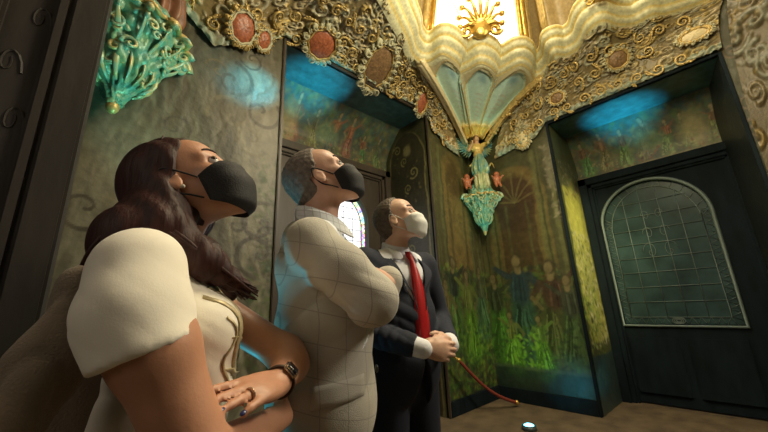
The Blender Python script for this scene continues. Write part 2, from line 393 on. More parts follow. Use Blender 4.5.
for i in range(340):                               # vertical streaks, silvery wall glare painted into the colour
    u = rng.uniform(XB, 1.18); v = rng.uniform(.3, 3.7); g = rng.uniform(.2, 1.9) * (1.4 if (u < .25 or u > .8) else .8)
    cv.ell(u, v, rng.uniform(.008, .03), rng.uniform(.06, .35), [.14 * g, .135 * g, .095 * g], .6, rng.uniform(-.35, .35), .5)
cv.ell(1.02, 2.9, .18, .75, (.27, .25, .20), .5, .1, .7); cv.ell(.95, 2.0, .16, .8, (.22, .21, .15), .4, -.1, .7)  # silver glare painted on as broad pale patches
cv.ell(.1, 1.9, .2, .9, (.2, .19, .13), .5, .1, .7); cv.ell(.62, 3.3, .2, .25, (.13, .17, .15), .6, 0, .6)  # the tall pale patch is painted glare too
cv.foliage(1.0, 1.2, .3, 2.6, [(.10, .14, .05), (.05, .09, .03)], 240, (.015, .04), .7, 5)
# painted hall between the doorway and the corner
cv.rect(3.34, 4.45, 0, 4.3, (.060, .058, .022), .9)
cv.rect(3.62, 4.16, 1.7, 3.1, (.15, .11, .035), .9); cv.ell(3.89, 3.1, .27, .32, (.15, .11, .035), .9); cv.ell(3.89, 3.05, .18, .3, (.05, .035, .015), .7)
for u in (3.40, 3.58, 4.2, 4.36): cv.rect(u - .045, u + .045, 1.5, 3.5, (.10, .105, .04), .8); cv.rect(u + .01, u + .035, 1.5, 3.5, (.03, .035, .015), .8)
cv.rect(3.7, 3.75, 1.6, 3.1, (.05, .05, .02), .7); cv.rect(4.03, 4.08, 1.6, 3.1, (.05, .05, .02), .7)
cv.foliage(3.36, 4.44, .1, 1.75, [(.06, .13, .02), (.03, .07, .02), (.12, .17, .03), (.02, .035, .02)], 800, (.02, .055), .75, 6)
for (u, v, h, rb, tp, l, a) in [(3.62, .75, 1.15, (.06, .12, .03), (.02, .03, .02), .03, -1), (3.98, .55, 1.2, (.08, .17, .02), (.10, .13, .03), -.02, 1), (4.28, .8, 1.0, (.05, .10, .05), (.05, .06, .03), 0, 1), (3.45, .6, 1.0, (.05, .07, .03), (.09, .08, .03), .02, 1)]:
    cv.figure(u, v, h, rb, tp, (.13, .11, .05), l, a)
cv.foliage(3.36, 4.44, .0, 1.0, [(.08, .19, .02), (.03, .08, .02), (.15, .22, .03), (.02, .035, .02)], 420, (.02, .05), .7, 7)
cv.foliage(3.36, 4.44, 2.2, 3.6, [(.10, .09, .03), (.03, .035, .015), (.14, .12, .04)], 160, (.015, .04), .5, 8)
cv.rect(XB, XW, 0, .16, (.02, .022, .02), .9)
for i in range(30):
    u = rng.uniform(XB, 1.15); v = rng.uniform(.6, 3.6); cv.spiral(u, v, rng.uniform(.07, .2), [.17, .155, .10] if i % 2 else [.075, .065, .045], .0004, 1.1, rng.choice([-1, 1]), rng.uniform(0, 6), .09)
cv.h += .010 * np.abs(fbm(cv.U * 9 + 2 * fbm(cv.U * 3, cv.V * 3, 8), cv.V * 5, 44, 4) - .5)
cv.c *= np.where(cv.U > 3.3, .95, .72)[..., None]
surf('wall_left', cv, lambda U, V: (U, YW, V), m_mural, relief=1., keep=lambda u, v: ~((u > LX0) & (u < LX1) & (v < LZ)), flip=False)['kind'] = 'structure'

# ---- right wall mural
cv = Canvas(YB, YW, 0, 4.5, .010, (.055, .056, .024), 31, .4, .02)
cv.rect(1.62, 2.5, 1.55, 2.75, (.11, .085, .028), .85); cv.ell(2.06, 2.75, .42, .42, (.12, .085, .028), .9, 0, .08)
cv.ell(2.06, 2.6, .30, .42, (.045, .022, .012), .9, 0, .12); cv.rect(1.80, 2.32, 1.5, 2.6, (.045, .03, .014), .8)
for k in range(7): cv.seg(2.06, 2.62, 2.06 + .36 * math.cos(k * PI / 6), 2.70 + .36 * math.sin(k * PI / 6), .012, .018, (.13, .11, .04), .55)
for u in (1.50, 1.70, 2.42, 2.6): cv.rect(u - .05, u + .05, 1.2, 3.3, (.10, .105, .04), .75); cv.rect(u - .04, u - .01, 1.2, 3.3, (.03, .035, .012), .8)
for u in (1.9, 2.2): cv.rect(u - .02, u + .02, 1.4, 2.6, (.08, .08, .03), .6)
cv.foliage(1.43, 2.67, .1, 1.7, [(.05, .10, .02), (.02, .05, .02), (.10, .13, .04), (.02, .028, .02), (.03, .035, .02)], 700, (.02, .055), .75, 16)
for (u, v, h, rb, tp, l, a) in [(2.16, .45, 1.5, (.025, .06, .045), (.02, .04, .05), 0, -1), (2.5, .5, 1.2, (.05, .12, .02), (.03, .04, .02), .03, 1), (1.78, .45, 1.35, (.06, .07, .025), (.05, .03, .018), -.03, 1), (1.56, .5, 1.1, (.05, .09, .03), (.04, .05, .03), 0, -1), (1.97, .35, .75, (.10, .22, .03), (.10, .16, .04), 0, 1), (2.36, .35, .8, (.10, .2, .03), (.12, .13, .04), 0, -1)]:
    cv.figure(u, v, h, rb, tp, (.14, .115, .055), l, a)
cv.foliage(1.45, 2.67, .35, .95, [(.07, .14, .03), (.03, .07, .02), (.02, .03, .02)], 200, (.015, .04), .7, 17)
cv.foliage(1.95, 2.4, .45, .85, [(.14, .30, .03), (.2, .34, .05), (.05, .12, .02)], 90, (.015, .04), .8, 18)
cv.rect(1.43, 2.67, .0, .42, (.015, .03, .028), .85); cv.rect(1.43, 2.67, .40, .44, (.06, .08, .05), .8)
for k in range(26):                                # painted scrolls and garlands over the cornice side
    cv.spiral(rng.uniform(YB, RY0 - .05), rng.uniform(.5, 3.6), rng.uniform(.06, .15), [.13, .09, .05], .001, 1.4, rng.choice([-1, 1]), rng.uniform(0, 6), .12)
cv.ell(1.5, 3.0, .07, .3, (.17, .16, .11), .7, 0, .5); cv.foliage(1.44, 1.58, 2.2, 3.3, [(.22, .2, .14), (.1, .09, .05)], 60, (.02, .04), .7, 19)
cv.c *= .9; cv.h += .008 * np.abs(fbm(cv.U * 12, cv.V * 9, 45, 4) - .5)
surf('wall_right', cv, lambda U, V: (XW, U, V), m_mural, relief=1., keep=lambda u, v: ~((u > RY0) & (u < RY1) & (v < RZ)), flip=True)['kind'] = 'structure'

# ---- unseen sides of the room
bm = bmesh.new(); box(bm, XB, XW, YB - .2, YB, 0, 4.52); struct(obj('wall_front', bm, m_dark, smooth=False))
bm = bmesh.new(); box(bm, -1.15, XB, BY1, YW + .2, 0, 4.52); box(bm, -1.15, XB, YB - .2, BY0, 0, 4.52); box(bm, -1.15, XB, BY0, BY1, BZ, 4.52)
struct(obj('wall_back', bm, m_dark, smooth=False))
# carved casing of the photographer's doorway (dark panel along the left edge of the photograph)
def casing(y, sgn, name):
    bm = bmesh.new(); x1 = -.07
    box(bm, -1.15, x1, min(y, y - sgn * .03), max(y, y - sgn * .03), 0, BZ, .004) if 0 else None
    y0, y1 = (y - .05, y + .16) if sgn > 0 else (y - .16, y + .05)
    box(bm, -.16, x1, y0, y1, 0, BZ, .008)
    yf = y - sgn * .02
    box(bm, -1.15, -.14, min(y, yf), max(y, yf), 0, BZ)
    for xa, xb in ((-.20, -.16), (-.34, -.30), (-.75, -.69), (-.80, -.77)): box(bm, xa, xb, min(y, y - sgn * .045), max(y, y - sgn * .045), .1, BZ - .05, .01)
    for i in range(16):                            # carved vine scrolls
        zc = .5 + i * .19; t = np.linspace(0, 1, 16); h = 1 if i % 2 else -1
        pts = [(-.245 + h * .02 + .03 * (1 - q) * math.cos(h * q * 7), y - sgn * .0205, zc + .08 * (1 - q) * math.sin(q * 7) + .05 * q) for q in t]
        tube(bm, pts, [.0045 * (1.1 - .6 * q) for q in t], 5)
    for i in range(7):
        zc = .7 + i * .42; t = np.linspace(0, 1, 24); h = 1 if i % 2 else -1
        pts = [(-.52 + h * .13 * (1 - q) * math.cos(q * 9), y - sgn * .0205, zc + .17 * (1 - q) * math.sin(q * 9) + .05 * q) for q in t]
        tube(bm, pts, [.006 * (1.1 - .6 * q) for q in t], 5)
    return struct(obj(name, bm, m_wood, smooth=False))
casing(BY1, 1, 'trim_1'); casing(BY0, -1, 'trim_2')

# ---- doorways: reveal (jambs + soffit), tympanum painting, lintel, frame, door
def tympanum(u0, u1, v0, v1, seed):
    cv = Canvas(u0, u1, v0, v1, .011, (.045, .055, .035), seed, .4, .03); W = u1 - u0; H = v1 - v0
    cv.rect(u0, u1, v0 + H * .55, v1, (.03, .075, .07), .6, .1)
    cv.foliage(u0, u1, v0 + .05, v1, [(.06, .09, .03), (.03, .04, .02), (.12, .11, .04), (.09, .06, .025)], 500, (.02, .06), .6, seed)
    g = np.random.default_rng(seed)
    for k in range(7):
        u = u0 + W * (.1 + .8 * k / 6); v = v0 + .06
        cv.figure(u, v, H * g.uniform(.6, .85), [.1 * g.uniform(.3, 1.4), .085 * g.uniform(.4, 1.5), .03], [.08 * g.uniform(.4, 1.8), .06, .03], (.16, .13, .07), g.uniform(-.1, .1), g.choice([-1, 1]))
    cv.ell(u0 + W * .2, v0 + H * .4, .13, .2, (.24, .2, .09), .75, 0, .5); cv.ell(u0 + W * .47, v0 + H * .45, .16, .13, (.10, .16, .08), .6, 0, .5)
    cv.foliage(u0, u1, v0, v0 + H * .3, [(.16, .17, .06), (.05, .06, .02), (.13, .05, .02)], 160, (.012, .03), .8, seed + 1)
    cv.rect(u0, u1, v0, v0 + .04, (.16, .13, .06), .7)
    cv.c *= 1.5
    return cv
def leaded_door(root_name, n, P, W0, W1, lz, gx0, gx1, gz0, spring, top, wood, glass, came, bright, label_parts=True):
    """P(u, depth, z) -> world; door fills W0..W1 below lz; depth grows away from the room"""
    root = bpy.data.objects.new(root_name, None); C.objects.link(root); root['kind'] = 'structure'
    root.location = P((W0 + W1) / 2, 0, 0); off = Vector(root.location)
    def bx(bm, u0, u1, d0, d1, z0, z1, bev=.006):
        a = Vector(P(u0, d0, z0)) - off; b = Vector(P(u1, d1, z1)) - off
        box(bm, min(a.x, b.x), max(a.x, b.x), min(a.y, b.y), max(a.y, b.y), min(a.z, b.z), max(a.z, b.z), bev)
    fr = bmesh.new()                                # mouldings of the frame
    for i, (w_, d_) in enumerate(((.10, .0), (.05, .035), (.025, .06))):
        s0 = sum((.10, .05, .025)[:i]) - .0
        bx(fr, W0 + s0, W0 + s0 + w_, d_ - .06, .06, 0, lz - s0); bx(fr, W1 - s0 - w_, W1 - s0, d_ - .06, .06, 0, lz - s0); bx(fr, W0 + s0, W1 - s0, d_ - .06, .06, lz - s0 - w_, lz - s0)
    obj('door_frame', fr, wood, root, False)
    # leaf with an arched opening, made as a ring of quads round the glass outline
    gc = (gx0 + gx1) / 2; gw = (gx1 - gx0) / 2
    def outline(k, grow=0.):
        t = np.linspace(0, PI, k); o = [(gx1 + grow, gz0 - grow)]
        o += [(gc + (gw + grow) * math.cos(a), spring + (top - spring + grow) * math.sin(a)) for a in t]
        o += [(gx0 - grow, gz0 - grow)]; return o
    O = outline(33); lf = bmesh.new(); L0, L1, LT = W0 + .17, W1 - .17, lz - .17
    def outer(p):
        du, dv = p[0] - gc, p[1] - (gz0 + spring) / 2; s = min(((L1 - gc) if du > 0 else (gc - L0)) / max(abs(du), 1e-6), ((LT - (gz0 + spring) / 2) if dv > 0 else ((gz0 + spring) / 2 - .02)) / max(abs(dv), 1e-6))
        return (gc + du * s, (gz0 + spring) / 2 + dv * s)
    Q = [outer(p) for p in O]; Q[0] = (L1, .02); Q[-1] = (L0, .02)
    corners = [(L1, LT), (L0, LT)]
    A = [lf.verts.new(Vector(P(p[0], .03, p[1])) - off) for p in O]; B = [lf.verts.new(Vector(P(p[0], .03, p[1])) - off) for p in Q]; A2 = [lf.verts.new(Vector(P(p[0], .09, p[1])) - off) for p in O]
    for i in range(len(O) - 1):
        lf.faces.new((A[i], A[i + 1], B[i + 1], B[i])); lf.faces.new((A[i], A[i + 1], A2[i + 1], A2[i]))
        for c in corners:                          # fill the triangle that turns the corner
            if (abs(Q[i][0] - c[0]) < 1e-4) != (abs(Q[i + 1][0] - c[0]) < 1e-4) and (abs(Q[i][1] - c[1]) < 1e-4 or abs(Q[i + 1][1] - c[1]) < 1e-4):
                v = lf.verts.new(Vector(P(c[0], .03, c[1])) - off); lf.faces.new((B[i], B[i + 1], v))
    lf.faces.new((A[0], B[0], B[-1], A[-1])); lf.faces.new((A[0], A[-1], A2[-1], A2[0]))
    for z0, z1 in ((.12, gz0 - .14),):              # raised panels under the glass
        for u0, u1 in ((gx0, gc - .03), (gc + .03, gx1)): bx(lf, u0, u1, .005, .04, z0, z1, .015)
    obj('leaf', lf, wood, root, False)
    ar = bmesh.new(); t3 = [Vector(P(p[0], .022, p[1])) - off for p in outline(41, .02)]
    tube(ar, t3, .022, 6, closed=True); obj('arch_moulding', ar, came, root)
    # glass
    gl = bmesh.new(); vs = [gl.verts.new(Vector(P(p[0], .065, p[1])) - off) for p in outline(41)]; f = gl.faces.new(vs)
    vb = [gl.verts.new(Vector(P(p[0], .072, p[1])) - off) for p in outline(41)]; gl.faces.new(vb[::-1])
    for i in range(len(vs)): gl.faces.new((vs[i], vs[(i + 1) % len(vs)], vb[(i + 1) % len(vs)], vb[i]))
    obj('glass', gl, glass, root, False)
    cm = bmesh.new(); bw = .10 * gw * 1.5           # lead lines: border and diagonal-free grid
    inner = [(gc + (p[0] - gc) * (1 - bw / gw), max(p[1] - bw * (.9 if p[1] > spring else 0), gz0 + bw)) for p in outline(41)]
    L = lambda pts, r=.004: tube(cm, [Vector(P(q[0], .058, q[1])) - off for q in pts], r, 5)
    L(inner + [inner[0]], .006)
    def half(z): return (gw - bw) * (math.sqrt(max(0, 1 - ((z - spring) / (top - spring - bw * .9)) ** 2)) if z > spring else 1)
    step = (gx1 - gx0 - 2 * bw) / 5
    z = gz0 + bw + step
    while z < top - bw - .05: L([(gc - half(z), z), (gc + half(z), z)]); z += step
    for k in (-1.5, -.5, .5, 1.5):
        u = k * step; q = u / (gw - bw); zt = spring + (top - spring - bw * .9) * math.sqrt(max(0, 1 - q * q)); L([(gc + u, gz0 + bw), (gc + u, zt)])
    out = outline(41)
    for i in range(0, 41): # border ties
        if i % 3 == 0: L([out[i + 1], inner[i + 1]], .003)
    zz = gz0 + .05
    while zz < spring: L([(gx0, zz), (gx0 + bw, zz + bw * .5), (gx0, zz + bw)], .003); L([(gx1, zz), (gx1 - bw, zz + bw * .5), (gx1, zz + bw)], .003); zz += bw
    u = gx0 + .05
    while u < gx1 - .05: L([(u, gz0), (u + bw * .5, gz0 + bw), (u + bw, gz0)], .003); u += bw
    for k in range(3):                              # round motif in the middle of the sill band
        tc_ = [(gc + (.06 - .018 * k) * math.cos(a), gz0 + bw * .5 + (.035 - .01 * k) * math.sin(a)) for a in np.linspace(0, 2 * PI, 17)]; L(tc_, .004)
    # arabesque in the middle of the glass
    for sg in (-1, 1):
        for (zc, R) in ((spring - .15, .10), (spring - .38, .13), (spring + .08, .08)):
            t = np.linspace(0, 1, 20); L([(gc + sg * (.02 + R * .6) + sg * R * .6 * (1 - q) * math.cos(q * 8), zc + R * (1 - q) * math.sin(q * 8)) for q in t], .003)
    obj('lead_came', cm, came, root)
    return root

# stained border glass for the daylit door on the left; dark reflective glass on the right
def glass_bright():
    m = bpy.data.materials.new('daylit_stained_glass'); m.use_nodes = True; nt = m.node_tree; N = nt.nodes; L = nt.links; b = N['Principled BSDF']
    tc = N.new('ShaderNodeTexCoord'); sx = N.new('ShaderNodeSeparateXYZ'); L.new(tc.outputs['Object'], sx.inputs[0])
    def math_(op, a, c=None):
        n = N.new('ShaderNodeMath'); n.operation = op
        for i, q in enumerate((a, c)):
            if q is None: continue
            if isinstance(q, (int, float)): n.inputs[i].default_value = q
            else: L.new(q, n.inputs[i])
        return n.outputs[0]
    x = math_('DIVIDE', math_('SUBTRACT', sx.outputs[0], GB[0]), GB[1]); z = math_('DIVIDE', math_('MAXIMUM', math_('SUBTRACT', sx.outputs[2], GB[2]), 0.), GB[3])
    r = math_('SQRT', math_('ADD', math_('MULTIPLY', x, x), math_('MULTIPLY', z, z)))
    edge = math_('GREATER_THAN', r, .80)
    vo = N.new('ShaderNodeTexVoronoi'); vo.inputs['Scale'].default_value = 22; L.new(tc.outputs['Object'], vo.inputs['Vector'])
    hs = N.new('ShaderNodeHueSaturation'); hs.inputs['Saturation'].default_value = 1.5; hs.inputs['Value'].default_value = .9; L.new(vo.outputs['Color'], hs.inputs['Color'])
    pale = N.new('ShaderNodeMix'); pale.data_type = 'RGBA'; pale.inputs[0].default_value = .35; L.new(hs.outputs[0], pale.inputs[6]); pale.inputs[7].default_value = (1, 1, 1, 1)
    mx = N.new('ShaderNodeMix'); mx.data_type = 'RGBA'; L.new(edge, mx.inputs[0]); mx.inputs[6].default_value = (.9, .93, 1, 1); L.new(pale.outputs[2], mx.inputs[7])
    L.new(mx.outputs[2], b.inputs['Emission Color']); b.inputs['Emission Strength'].default_value = 1.15; L.new(mx.outputs[2], b.inputs['Base Color']); b.inputs['Roughness'].default_value = .2
    return m
GB = (2.45 - 2.27, .45, 2.39, .45)
m_gb = glass_bright()
m_gd = mat('smoked_leaded_glass', (.030, .060, .062), .32, 0, noise=.5, nscale=5, bump=.08, bscale=10, spec=.3)

def reveal(name, P, u0, u1, zt, jamb_cols, seed, flipj):
    """two jambs and soffit of a doorway; P(u, depth, z)"""
    for side, u in ((0, u0), (1, u1)):
        cv = Canvas(0, D, 0, zt, .0125, jamb_cols[side][0], seed + side, .4, .03)
        jamb_cols[side][1](cv, zt)
        fn = lambda U, V, u=u, k=(.15 if side == 0 and name == 'right' else 0.): P(u + k * U / D, U, V)
        o = surf('trim_%d' % (TR[0]), cv, fn, m_mural, flip=(side == 0) != flipj); TR[0] += 1; struct(o)
    cv = Canvas(u0, u1, 0, D, .0125, (.04, .085, .075), seed + 3, .45, .03)
    W = u1 - u0
    for a in (.05, .08, D - .08): cv.rect(u0, u1, a, a + .012, (.2, .22, .14), .6, .004)
    cv.rect(u0 + .08, u0 + .09, 0, D, (.2, .22, .14), .6, .004); cv.rect(u1 - .09, u1 - .08, 0, D, (.2, .22, .14), .6, .004)
    for k in range(7): cv.spiral(u0 + W * (.08 + .14 * k), D * .5, .12, [.12, .2, .18], .004, 1.5, 1 if k % 2 else -1, k, .1)
    o = surf('trim_%d' % TR[0], cv, lambda U, V: P(U, V, zt), m_soff, flip=flipj); TR[0] += 1; struct(o)
TR = [3]
PL = lambda u, d, z: (u + 0 * np.asarray(z + d * 0), YW + d + 0 * np.asarray(u * 0 + z * 0), z + 0 * np.asarray(u * 0 + d * 0))
PR = lambda u, d, z: (XW + d + 0 * np.asarray(u * 0 + z * 0), u + 0 * np.asarray(z * 0 + d * 0), z + 0 * np.asarray(u * 0 + d * 0))
def PLv(u, d, z): return (u, YW + d, z)
def PRv(u, d, z): return (XW + d, u, z)
def jamb_arch(cv, zt):                              # dark painted panel with an arched gilt outline
    for r, col in ((.36, (.16, .14, .06)), (.335, (.028, .026, .014))):
        cv.ell(.42, zt - .62, r, .5, col, .95, 0, .03); cv.rect(.42 - r, .42 + r, 0, zt - .62, col, .95, .004)
    g = np.random.default_rng(4)
    for k in range(16): cv.spiral(.42 + g.uniform(-.2, .2), zt - .35 - k * .22, g.uniform(.05, .1), [.15, .14, .055], .004, 1.4, g.choice([-1, 1]), g.uniform(0, 6), .13)
    cv.ell(.4, zt - .42, .07, .09, (.22, .2, .09), .8, 0, .4)
    cv.foliage(.15, .7, .1, zt - .3, [(.13, .12, .05), (.05, .05, .02)], 120, (.01, .03), .7, 9)
def jamb_plain(cv, zt):
    cv.foliage(0, D, 0, zt, [(.05, .05, .03), (.02, .02, .015)], 300, (.02, .05), .5, 10)
def jamb_flowers(cv, zt):                           # yellow pilaster with flower garlands
    cv.rect(.10, D - .10, .75, 2.72, (.36, .35, .08), .95, .03)
    cv.ell(D / 2, 2.3, .2, .45, (.48, .47, .10), .8, 0, .5); cv.ell(D / 2, 1.4, .2, .6, (.34, .36, .12), .6, 0, .5)
    cv.foliage(.1, D - .1, .7, 2.1, [(.50, .48, .24), (.12, .14, .04), (.05, .08, .02), (.50, .48, .3)], 300, (.015, .045), .8, 12)
    cv.foliage(.05, D - .3, .3, 1.5, [(.10, .2, .03), (.25, .32, .04), (.04, .06, .02)], 170, (.02, .05), .8, 13)
    cv.foliage(.05, D, 2.6, 3.1, [(.2, .12, .05), (.24, .22, .15), (.05, .05, .03)], 110, (.02, .04), .8, 14)
    cv.rect(0, D, 0, .6, (.03, .06, .06), .85, .02)
reveal('left', PL, LX0, LX1, LZ, [((.05, .05, .03), jamb_plain), ((.05, .052, .022), jamb_arch)], 41, False)
reveal('right', PR, RY0, RY1, RZ, [((.012, .016, .016), jamb_plain), ((.07, .08, .03), jamb_flowers)], 51, True)
LL, RL = 3.27, 2.93                                 # lintel heights
cv = tympanum(LX0, LX1, LL, LZ, 61); o = surf('trim_%d' % TR[0], cv, lambda U, V: (U, YW + D - .34 * np.clip((V - LL - .15) / (LZ - LL - .15), 0, 1) ** 1.6, V), m_tymp); TR[0] += 1; struct(o)
cv = tympanum(RY0, RY1, RL, RZ, 71); o = surf('trim_%d' % TR[0], cv, lambda U, V: (XW + D - .22 * np.clip((V - RL - .15) / (RZ - RL - .15), 0, 1) ** 1.6, U, V), m_tymp, flip=True); TR[0] += 1; struct(o)
leaded_door('door_1', 1, lambda u, d, z: PLv(u, D + d - .02, z), LX0, LX1, LL, 2.0, 2.90, 1.0, 2.39, 2.84, m_woodb, m_gb, m_lead, True)
leaded_door('door_2', 2, lambda u, d, z: PRv(u, D + d - .02, z), RY0, RY1, RL, .17, 1.24, .92, 2.18, 2.71, m_black, m_gd, mat('pale_lead_came', (.16, .21, .20), .5, .2), False)
# the edges round both doorways
for (P, u0, u1, zt, m) in ((PLv, LX0, LX1, LZ, m_woodb), (PRv, RY0, RY1, RZ, m_black)):
    bm = bmesh.new()
    def bxx(a, b):
        box(bm, min(a[0], b[0]), max(a[0], b[0]), min(a[1], b[1]), max(a[1], b[1]), min(a[2], b[2]), max(a[2], b[2]), .006)
    bxx(P(u0 - .03, -.025, 0), P(u0, .03, zt + .03)); bxx(P(u1, -.025, 0), P(u1 + .03, .03, zt + .03)); bxx(P(u0, -.025, zt), P(u1, .03, zt + .03))
    struct(obj('trim_%d' % TR[0], bm, m, smooth=False)); TR[0] += 1
# skirting
for nm, bxs in (('baseboard_left', ((XB, LX0 - .03, YW - .03, YW), (LX1 + .03, XW, YW - .03, YW))), ('baseboard_right', ((XW - .03, XW, YB, RY0 - .03), (XW - .03, XW, RY1 + .03, YW - .03)))):
    bm = bmesh.new()
    for b in bxs: box(bm, b[0], b[1], b[2], b[3], 0, .16, .006)
    struct(obj(nm, bm, m_black, smooth=False))

# ---- the lobed cornice ring that carries the vault
ZR = 4.2; CN = np.array([2.15, .55])
ring_pts = [(2.14, 1.944), (2.40, 2.06), (2.56, 2.16), (2.735, 2.19), (2.832, 2.11), (2.86, 1.95), (3.018, 1.912), (3.20, 1.93), (3.30, 2.02), (3.34, 1.88), (3.36, 1.73), (3.52, 1.68), (3.70, 1.70), (3.76, 1.74), (3.78, 1.62), (3.80, 1.42), (3.985, 1.38), (4.20, 1.42), (4.27, 1.36), (4.19, 1.20), (3.97, 1.06), (4.08, .95), (4.06, .79), (3.86, .63), (3.84, .49), (4.04, .39), (4.17, .26), (4.17, .11), (4.29, -.02), (4.40, -.40),
            (4.25, -.75), (3.9, -.95), (3.5, -1.0), (3.1, -1.3), (2.6, -1.1), (2.15, -1.3), (1.6, -1.1), (1.1, -1.3), (.75, -1.0), (.3, -.7), (.35, -.2), (.2, .3), (.35, .8), (.25, 1.3), (.5, 1.7), (.9, 1.95), (1.2, 1.85), (1.5, 1.72), (1.74, 1.77), (1.95, 1.86)]
NS = 8
RING = catmull(ring_pts, NS, closed=True)
def ringpt(i): return RING[int(round(i * NS)) % len(RING)]
# inward direction: blend of the path normal and the direction to the room centre
dd = CN - RING; dd /= np.linalg.norm(dd, axis=1, keepdims=True)
tg = np.roll(RING, -3, 0) - np.roll(RING, 3, 0); tg /= np.linalg.norm(tg, axis=1, keepdims=True); nn = np.stack([tg[:, 1], -tg[:, 0]], 1)
nn *= np.sign((nn * dd).sum(1, keepdims=True) + 1e-9); INW = dd * .65 + nn * .35; INW /= np.linalg.norm(INW, axis=1, keepdims=True)
prof = [(-.10, -.04, 0), (-.02, -.03, 0), (.0, .0, 1), (.03, .005, 0), (.055, .03, 0), (.06, .06, 1), (.075, .075, 0), (.11, .085, 0), (.135, .11, 0), (.135, .135, 0), (.13, .15, 1), (.14, .16, 1), (.165, .175, 0), (.18, .20, 0), (.18, .22, 0), (.195, .23, 1), (.205, .25, 1), (.20, .27, 0), (.15, .29, 0), (.0, .30, 0), (-.3, .31, 0)]
cols = {0: (.62, .60, .38), 1: (.62, .48, .16)}
V = []; cc = []
for (n_, z_, k) in prof:
    V.append(np.concatenate([RING + INW * n_, np.full((len(RING), 1), ZR + z_)], 1)); cc.append(np.tile(cols[k], (len(RING), 1)) * (.85 + .3 * fbm(RING[:, :1] * 6, RING[:, 1:] * 6, 3)))
V = np.concatenate(V); cc = np.concatenate(cc); nR = len(RING)
a = np.arange(nR); F = []
for k in range(len(prof) - 1): F.append(np.stack([k * nR + a, k * nR + (a + 1) % nR, (k + 1) * nR + (a + 1) % nR, (k + 1) * nR + a], -1))
struct(np_mesh('trim_%d' % TR[0], V, np.concatenate(F), m_relief, None, cc)); TR[0] += 1

# plain ceiling strip between the ring and the walls
O_ = []
for p, q in zip(RING - INW * .28, RING - CN):
    s_ = min(((XW - CN[0]) if q[0] > 0 else (CN[0] - XB)) / max(abs(q[0]), 1e-6), ((YW - CN[1]) if q[1] > 0 else (CN[1] - YB)) / max(abs(q[1]), 1e-6)); O_.append(CN + q * s_ * 1.02)
V = np.concatenate([np.concatenate([RING - INW * .28, np.full((nR, 1), ZR + .31)], 1), np.concatenate([np.array(O_), np.full((nR, 1), ZR + .31)], 1)]); a = np.arange(nR)
struct(np_mesh('trim_%d' % TR[0], V, np.stack([a, (a + 1) % nR, nR + (a + 1) % nR, nR + a], -1), m_dark)); TR[0] += 1
# ---- coves of stucco relief between the walls and the ring
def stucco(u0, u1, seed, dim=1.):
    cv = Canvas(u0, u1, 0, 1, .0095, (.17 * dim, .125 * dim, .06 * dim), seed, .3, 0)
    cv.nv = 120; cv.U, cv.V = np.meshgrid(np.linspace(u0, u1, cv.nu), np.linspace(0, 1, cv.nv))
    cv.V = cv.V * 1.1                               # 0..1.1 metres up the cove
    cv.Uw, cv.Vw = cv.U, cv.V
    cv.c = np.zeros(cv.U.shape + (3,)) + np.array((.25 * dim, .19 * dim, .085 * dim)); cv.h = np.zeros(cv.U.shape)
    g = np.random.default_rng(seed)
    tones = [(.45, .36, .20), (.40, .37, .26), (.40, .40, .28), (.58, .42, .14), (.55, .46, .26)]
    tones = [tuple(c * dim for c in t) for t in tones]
    n = int((u1 - u0) * 72)
    for i in range(n):
        u = g.uniform(u0, u1); v = g.uniform(0, 1.1)
        cv.spiral(u, v, g.uniform(.04, .10), tones[g.integers(5)], g.uniform(.018, .035), g.uniform(.9, 1.7), g.choice([-1, 1]), g.uniform(0, 2 * PI), g.uniform(.15, .24))
    cv.foliage(u0, u1, 0, 1.1, tones, int((u1 - u0) * 260), (.012, .03), .75, seed, h=.014)
    cv.foliage(u0, u1, 0, 1.1, [(.10 * dim, .055 * dim, .02 * dim)], int((u1 - u0) * 60), (.01, .022), .8, seed + 3)
    # a run of pale edge leaves along the doorway head
    for k in range(int((u1 - u0) / .07)): cv.ell(u0 + k * .07, .035, .034, .05, (.30 * dim, .38 * dim, .30 * dim), .8, 0, .25, .02)
    cv.h = np.minimum(cv.h, .05); return cv
def cove_fn(wall, base, idx, uw):
    """idx: ring index per metre along the wall (interp tables uw -> idx)"""
    def f(U, V):
        t = V / 1.1; ii = np.interp(U.ravel(), *((uw, idx) if uw[0] < uw[-1] else (uw[::-1], idx[::-1])))
        k = ii * NS; k0 = np.floor(k).astype(int); fr = (k - k0)[:, None]
        R = (RING[k0 % nR] * (1 - fr) + RING[(k0 + 1) % nR] * fr).reshape(U.shape + (2,)); R = R - np.stack([INW[k0 % nR, 0].reshape(U.shape), INW[k0 % nR, 1].reshape(U.shape)], -1) * .02
        wx, wy = (U, np.full(U.shape, YW - .02)) if wall == 'L' else (np.full(U.shape, XW - .02), U)
        a = (1 - t) ** 2; b = 2 * t * (1 - t); c = t ** 2; bz = np.interp(U.ravel(), base[0], base[1]).reshape(U.shape)
        cx = wx * .8 + R[..., 0] * .2; cy = wy * .8 + R[..., 1] * .2
        return a * wx + b * cx + c * R[..., 0], a * wy + b * cy + c * R[..., 1], a * bz + b * (ZR * .8 + bz * .2) + c * (ZR - .01)
    return f
cvL = stucco(.1, 4.1, 81)
fL = cove_fn('L', ([.1, .55, .95, 1.12, 3.38, 3.5, 3.8, 4.1], [3.85, 3.45, 3.72, 3.94, 3.94, 3.7, 3.5, 3.45]), [44 - 50, 46 - 50, 48 - 50, 0, 2, 4], [.1, .9, 1.6, 2.2, 3.0, 4.1])
struct(surf('trim_%d' % TR[0], cvL, fL, m_relief, relief=1., flip=False)); TR[0] += 1
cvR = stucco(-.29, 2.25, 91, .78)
fR = cove_fn('R', ([-.31, 1.45, 1.6, 2.25], [3.61, 3.61, 3.45, 3.35]), [32, 30, 28, 24, 20, 17], [-1.4, -.5, 0., .8, 1.5, 2.25])
